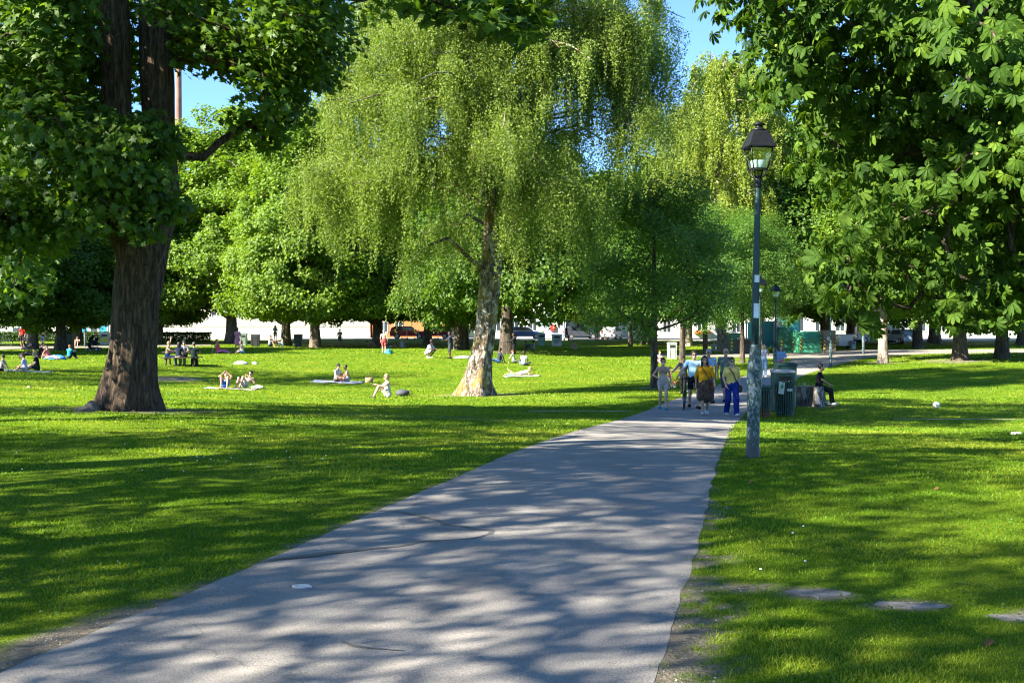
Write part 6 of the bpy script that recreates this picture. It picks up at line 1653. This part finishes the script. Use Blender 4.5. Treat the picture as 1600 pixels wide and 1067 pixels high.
def everyone():
    leopard()
    W_, B_, NV = (.46, .46, .46), (.014, .014, .016), (.018, .024, .045)
    P = []
    def add(px, py, ptop, rz, pose, label, dy=0, z=0, **k):
        loc, sc = at_height(px, py, ptop, pose, dy=dy); loc = loc + Vector((0, 0, z - .01))
        k.setdefault('h', .015 if F / loc.y > 44 else .022 if F / loc.y > 26 else .03)
        person(loc, R(rz), pose, label, sc=sc, **k)
    g = 'walkers on the footpath'
    add(1036, 640, 559, 4, 'hip', 'woman in a beige crop top and pale shorts walking with hand on waist', fem=True, hair='dark', hs='tied', top=(.36, .24, .17), vest=True, crop=.3, bottom=(0.40, 0.35, 0.34), leg=.45, shoe=(.05, .2, .26), glasses=True, group=g)
    add(1084, 638, 548, 0, 'push', 'bearded man in a light blue shirt and black shorts wheeling a bicycle', hair='dark', top=(.32, .55, .72), bottom=B_, leg=.72, shoe=B_, glasses=True, group=g)
    add(1101, 648, 556, -4, 'walk2', 'woman in a mustard top and leopard print skirt walking with a brown bag', fem=True, bulk=1.16, skin='tan', hair='dark', hs='loose', top=(.62, .30, .012), sl=.8, skirt='leopard_print', leg=.92, shoe=(.6, .58, .54), glasses=True, group=g, bag=('brown leather bag hanging at the hip of the mustard top woman', (.085, .035, .016), 1))
    add(1143, 650, 558, 5, 'walk', 'woman in a pale yellow blouse and wide royal blue trousers walking', fem=True, bulk=1.05, skin='pink', hair='brown', hs='tied', top=(.66, .50, .16), sl=.6, bottom=(.012, .03, .22), leg=2.0, lw=1.32, shoe=(0.49, 0.49, 0.49), glasses=True, group=g, bag=('small black bag on a thin strap over the pale yellow blouse', (.02, .018, .016), 1))
    add(1107, 630, 545, 0, 'walk', 'man in a light blue patterned shirt behind the mustard top woman', hair='grey', top=(.3, .42, .6), bottom=(.06, .07, .1), leg=2, shoe=B_, glasses=True, group=g, skin='tan')
    add(1134, 628, 544, 0, 'walk2', 'man in a grey green tee behind the pale yellow blouse woman', hair='grey', hs='bald', top=(.10, .155, .135), bottom=(.05, .06, .07), leg=1.0, shoe=B_, glasses=True, group=g, skin='tan', bulk=1.1)
    add(1068, 616, 563, -20, 'push', 'person in dark clothes holding the orange bicycle behind the others', hair='dark', hs='tied', top=(.03, .04, .06), sl=2, bottom=B_, leg=2, shoe=B_, glasses=True, group=g, skin='tan')
    add(1193, 589, 537, 8, 'photo', 'woman in a white grey top and pale jeans raising a phone on the path', fem=True, hair='brown', hs='tied', top=(.5, .55, .62), sl=.4, bottom=(.32, .44, .6), leg=2, lw=1.15, shoe=(0.52, 0.52, 0.52), group=g)
    add(1220, 592, 540, -5, 'hold', 'woman in a denim jacket and coral trousers standing behind the bins', fem=True, hair='brown', hs='long', top=(.22, .34, .5), sl=2, bottom=(.6, .16, .13), leg=2, shoe=(.6, .6, .6), group=g)
    # stump sitter
    gs = GL(1266, 633); person(gs + Vector((.33, .03, -.06)), R(78), 'stump', 'woman in black with a hair bun sitting on the tree stump', skin='tan', hair='dark', hs='bun', top=B_, sl=.5, bottom=(.014, .015, .018), leg=2, shoe=(0.50, 0.50, 0.50), fem=True, h=.016, sc=.93)
    # sunbathers
    g = 'people on the lawn'
    add(352, 607, 583, 8, 'phone', 'bare chested sunbather in blue shorts holding a phone overhead', skin='tan', hair='dark', bottom=(.03, .12, .38), leg=.7, group=g, z=.06)
    add(383, 607, 582, -22, 'lounge', 'bare chested sunbather in white shorts propped on his elbows', skin='pink', hair='dark', bottom=(0.48, 0.46, 0.45), leg=.6, group=g, z=.06, glasses=True)
    add(526, 598, 570, 62, 'cross', 'man in a pale shirt and cap embracing on the grey blanket', skin='tan', hair='dark', cap=(.05, .05, .06), top=(.58, .55, .6), bottom=(.1, .09, .09), leg=.9, group=g, z=.05)
    add(543, 598, 571, -70, 'cross', 'bare backed sunbather facing her companion on the grey blanket', skin='tan', hair='brown', hs='short', fem=True, bottom=(.3, .34, .4), leg=.6, group=g, z=.05)
    add(606, 621, 584, -68, 'knees', 'woman in a white top and dark glasses hugging her knees', fem=True, skin='pink', hair='blond', hs='tied', top=(0.48, 0.46, 0.43), vest=True, bottom=(.6, .56, .5), leg=.5, shoe=(.06, .05, .05), glasses=True, group=g)
    add(671, 559, 531, 62, 'squat', 'squatting person in a pale blue shirt with arms stretched out', skin='dark', hair='dark', hs='afro', top=(.5, .57, .72), bottom=(.5, .46, .46), leg=.8, shoe=(.6, .6, .62), group=g)
    add(703, 560, 518, -72, 'reach', 'standing man in dark shirt and shorts with his arms forward', skin='dark', hair='dark', top=(.02, .026, .04), bottom=(.035, .045, .05), leg=1.0, shoe=B_, group=g)
    add(600, 553, 515, 175, 'stand', 'bare backed man in brick red shorts seen from behind', skin='pink', hair='grey', hs='short', bottom=(.36, .07, .07), leg=.75, group=g, shoe=(.1, .1, .1))
    add(531, 541, 514, 35, 'stand', 'man in a white shirt and dark blue shorts standing alone', hair='dark', top=W_, sl=.7, bottom=(.12, .17, .24), leg=.95, shoe=(.3, .25, .2), group=g, skin='tan')
    add(371, 549, 512, 200, 'stride', 'woman in a pink dress stepping between her seated friends', fem=True, skin='tan', hair='dark', hs='tied', top=(.6, .22, .27), sl=.7, skirt=(.6, .22, .27), leg=.8, lw=1.0, group=g)
    add(341, 552, 530, 75, 'legs', 'woman in a red top and pink trousers sitting with raised elbow', fem=True, skin='pink', hair='red', hs='long', top=(.55, .08, .09), vest=True, bottom=(.55, .14, .28), leg=2, group=g)
    add(379, 553, 532, -75, 'cross', 'woman in a grey top and blue skirt seated beside the pink dress', fem=True, skin='tan', hair='brown', hs='tied', top=(.4, .36, .34), vest=True, bottom=(.1, .3, .5), leg=.9, group=g)
    add(422, 542, 524, 60, 'knees', 'picnicker in a white shirt sitting beside the black bin', skin='tan', hair='dark', top=W_, bottom=(.03, .04, .06), leg=1.0, group=g)
    add(442, 542, 527, -70, 'knees', 'picnicker in pale blue jeans sitting by the slim trunk', fem=True, skin='pink', hair='dark', hs='tied', top=(.5, .5, .5), vest=True, bottom=(.3, .4, .55), leg=2, group=g)
    add(430, 533, 508, 10, 'stand', 'woman in a white pink shirt standing behind two picnickers', fem=True, skin='pink', hair='red', hs='long', top=(.66, .56, .56), sl=.6, bottom=(.3, .24, .18), leg=1, group=g)
    # picnic table
    t = GL(284, 571); s = F / t.y; g = 'people around the picnic table'
    def seat(px, off, rz, pose, label, **k):
        y = t.y + off; x = (px - 800) / F * y; person(Vector((x, y, H1(x, y) - .04)), R(rz), pose, label, h=.026, group=g, **k)
    seat(262, -.60, 100, 'seatup', 'bare chested person in jeans raising an arm at the picnic table', skin='pink', hair='blond', bottom=(.03, .06, .16), leg=2, shoe=B_)
    seat(279, -.66, 172, 'seat', 'person with long dark hair and navy top seen from behind at the table', fem=True, hair='dark', hs='long', top=NV, sl=.6, bottom=(.22, .18, .13), leg=2, shoe=B_)
    seat(288, .72, 5, 'seat', 'person in a dark cap on the far bench of the picnic table', hair='dark', cap=(.03, .035, .05), top=(.12, .14, .17), bottom=B_, leg=2, skin='tan')
    seat(303, -.66, 195, 'seat', 'person in dark green with a cap at the end of the bench', hair='brown', cap=(.1, .1, .09), top=(.02, .04, .035), sl=.6, bottom=B_, leg=2, shoe=B_, skin='tan')
    # the group in the shade on the left lawn
    g = 'people on the lawn'
    add(2, 580, 556, -80, 'legs', 'seated person in grey with dark trousers at the frame edge', hair='brown', skin='pink', top=(.3, .28, .26), bottom=B_, leg=2, group=g)
    add(39, 580, 551, -70, 'cross', 'seated woman in a pale lilac shirt with legs crossed', fem=True, hair='brown', hs='tied', skin='tan', top=(.4, .4, .58), sl=.8, bottom=(.4, .34, .3), leg=.6, group=g, shoe=(.6, .6, .6))
    add(58, 579, 548, -62, 'cross', 'seated blond man in a black tee beside the lilac shirt', hair='blond', skin='pink', top=B_, bottom=(.02, .025, .03), leg=2, group=g)
    add(63, 560, 535, 110, 'cross', 'seated person in black with dark hair beside the stroller', hair='dark', hs='tied', skin='tan', top=(.018, .018, .022), sl=2, bottom=(.3, .1, .1), leg=2, group=g)
    add(75, 561, 544, 75, 'legs', 'small child in red and white sitting beside the person in black', hair='brown', skin='pink', top=(.5, .14, .14), bottom=(.5, .46, .46), leg=2, group=g)
    add(108, 560, 539, 155, 'knees', 'child in a bright blue jacket sitting on the shaded lawn', hair='red', skin='light', top=(.02, .22, .36), sl=2, bottom=B_, leg=2, group=g)
    add(35, 542, 508, -10, 'stand', 'man in a red shirt and black shorts by the sandy path', hair='dark', top=(.55, .025, .02), sl=.6, bottom=B_, leg=.9, group=g, skin='tan', shoe=B_)
    add(44, 541, 512, 20, 'stand', 'bare chested person next to the man in red', skin='tan', hair='brown', bottom=(.5, .45, .42), leg=.8, group=g)
    add(67, 541, 511, 165, 'stand', 'bare backed man in blue shorts facing the white house', skin='pink', hair='blond', bottom=(.12, .19, .3), leg=.75, group=g)
    add(121, 541, 525, 10, 'knees', 'bare chested person in black shorts sitting by the sandy path', skin='pink', hair='brown', bottom=B_, leg=.7, group=g)
    add(151, 540, 519, -60, 'cross', 'person in white sitting behind the tilted stroller', skin='pink', hair='blond', top=W_, bottom=(.4, .4, .42), leg=2, group=g)
    # right of the birch
    add(779, 567, 543, -75, 'legs', 'person in dark clothes sitting against the trunk behind the birch', skin='dark', hair='dark', top=(.03, .035, .045), sl=2, bottom=(.05, .12, .3), leg=2, group=g)
    add(803, 562, 520, -80, 'reach', 'standing person in black just past the birch trunk', skin='dark', hair='dark', top=B_, sl=1.5, bottom=B_, leg=2, shoe=B_, group=g)
    add(803, 567, 548, 60, 'legs', 'child with orange hair and a pale green top on the grass', skin='pink', hair='red', top=(.5, .58, .3), bottom=(.06, .08, .06), leg=2, group=g, shoe=(.5, .7, .2))
    add(818, 571, 549, 160, 'cross', 'seated person in a white shirt with dark hair near the birch', skin='dark', hair='dark', hs='afro', top=W_, bottom=(.1, .12, .14), leg=2, group=g)
    add(813, 587, 574, 95, 'prone', 'person lying on the white towel with raised head', fem=True, skin='pink', hair='blond', hs='tied', top=(0.48, 0.43, 0.40), vest=True, bottom=(.6, .5, .42), leg=.3, group=g, z=.04)
    add(821, 546, 533, 70, 'knees', 'far seated person in a dark grey top before the street', skin='brown', hair='dark', top=(.12, .12, .1), bottom=(.1, .09, .08), leg=2, group=g)
    add(834, 546, 532, -60, 'knees', 'far seated person in a white shirt before the street', skin='dark', hair='dark', top=W_, bottom=(.3, .3, .32), leg=2, group=g)
    add(897, 546, 532, 15, 'cross', 'far bare shouldered sunbather with a white skirt alone on the lawn', fem=True, skin='tan', hair='brown', hs='tied', top=(.4, .22, .16), vest=True, bottom=W_, leg=.8, group=g)
    add(579, 542, 532, 75, 'lounge', 'far reclining sunbather behind the man in red shorts', skin='tan', hair='brown', bottom=(.3, .14, .1), leg=.5, group=g)
    add(611, 543, 535, 80, 'prone', 'far sunbather lying flat beside the man in red shorts', skin='tan', hair='dark', bottom=(.5, .42, .36), leg=.4, group=g)
    add(628, 543, 534, 170, 'cross', 'far sunbather in white seated at the end of the row', fem=True, skin='pink', hair='blond', hs='tied', top=W_, vest=True, bottom=W_, leg=.5, group=g)
    add(1030, 568, 549, 20, 'cross', 'person in pale pink sitting behind the woman with pale shorts', fem=True, skin='pink', hair='red', hs='tied', top=(.62, .45, .42), sl=.7, bottom=(.55, .42, .4), leg=.9, group=g)
    add(1115, 549, 532, 10, 'cross', 'far person in white sitting under the young trees', skin='pink', hair='grey', top=W_, sl=2, bottom=(.5, .5, .52), leg=2, group=g)
    # on the street
    def street(px, Y, rz, pose, label, **k):
        x = (px - 800) / F * Y; person(Vector((x, Y, H1(x, Y) + .03)), R(rz), pose, label, h=.034, group='passers on the far street', **k)
    street(885, 128, 60, 'walk', 'far person in black walking past the grey house', hair='dark', top=B_, sl=2, bottom=B_, leg=2, shoe=B_)
    street(932, 129, 150, 'stand', 'far person in a bright blue jacket by the white car', hair='dark', top=(.02, .07, .3), sl=2, bottom=(.12, .12, .14), leg=2, shoe=B_)
# ================================================================ assemble
import time
_t0 = time.time()
def lap(s): print('LAP', s, round(time.time() - _t0, 1))
setup_view(); build_ground(); build_paths(); lap('ground')
leaf_materials()
furniture(); lap('furniture')
everyone(); lap('people')
build_grass(); lap('grass')
all_trees(); lap('trees')
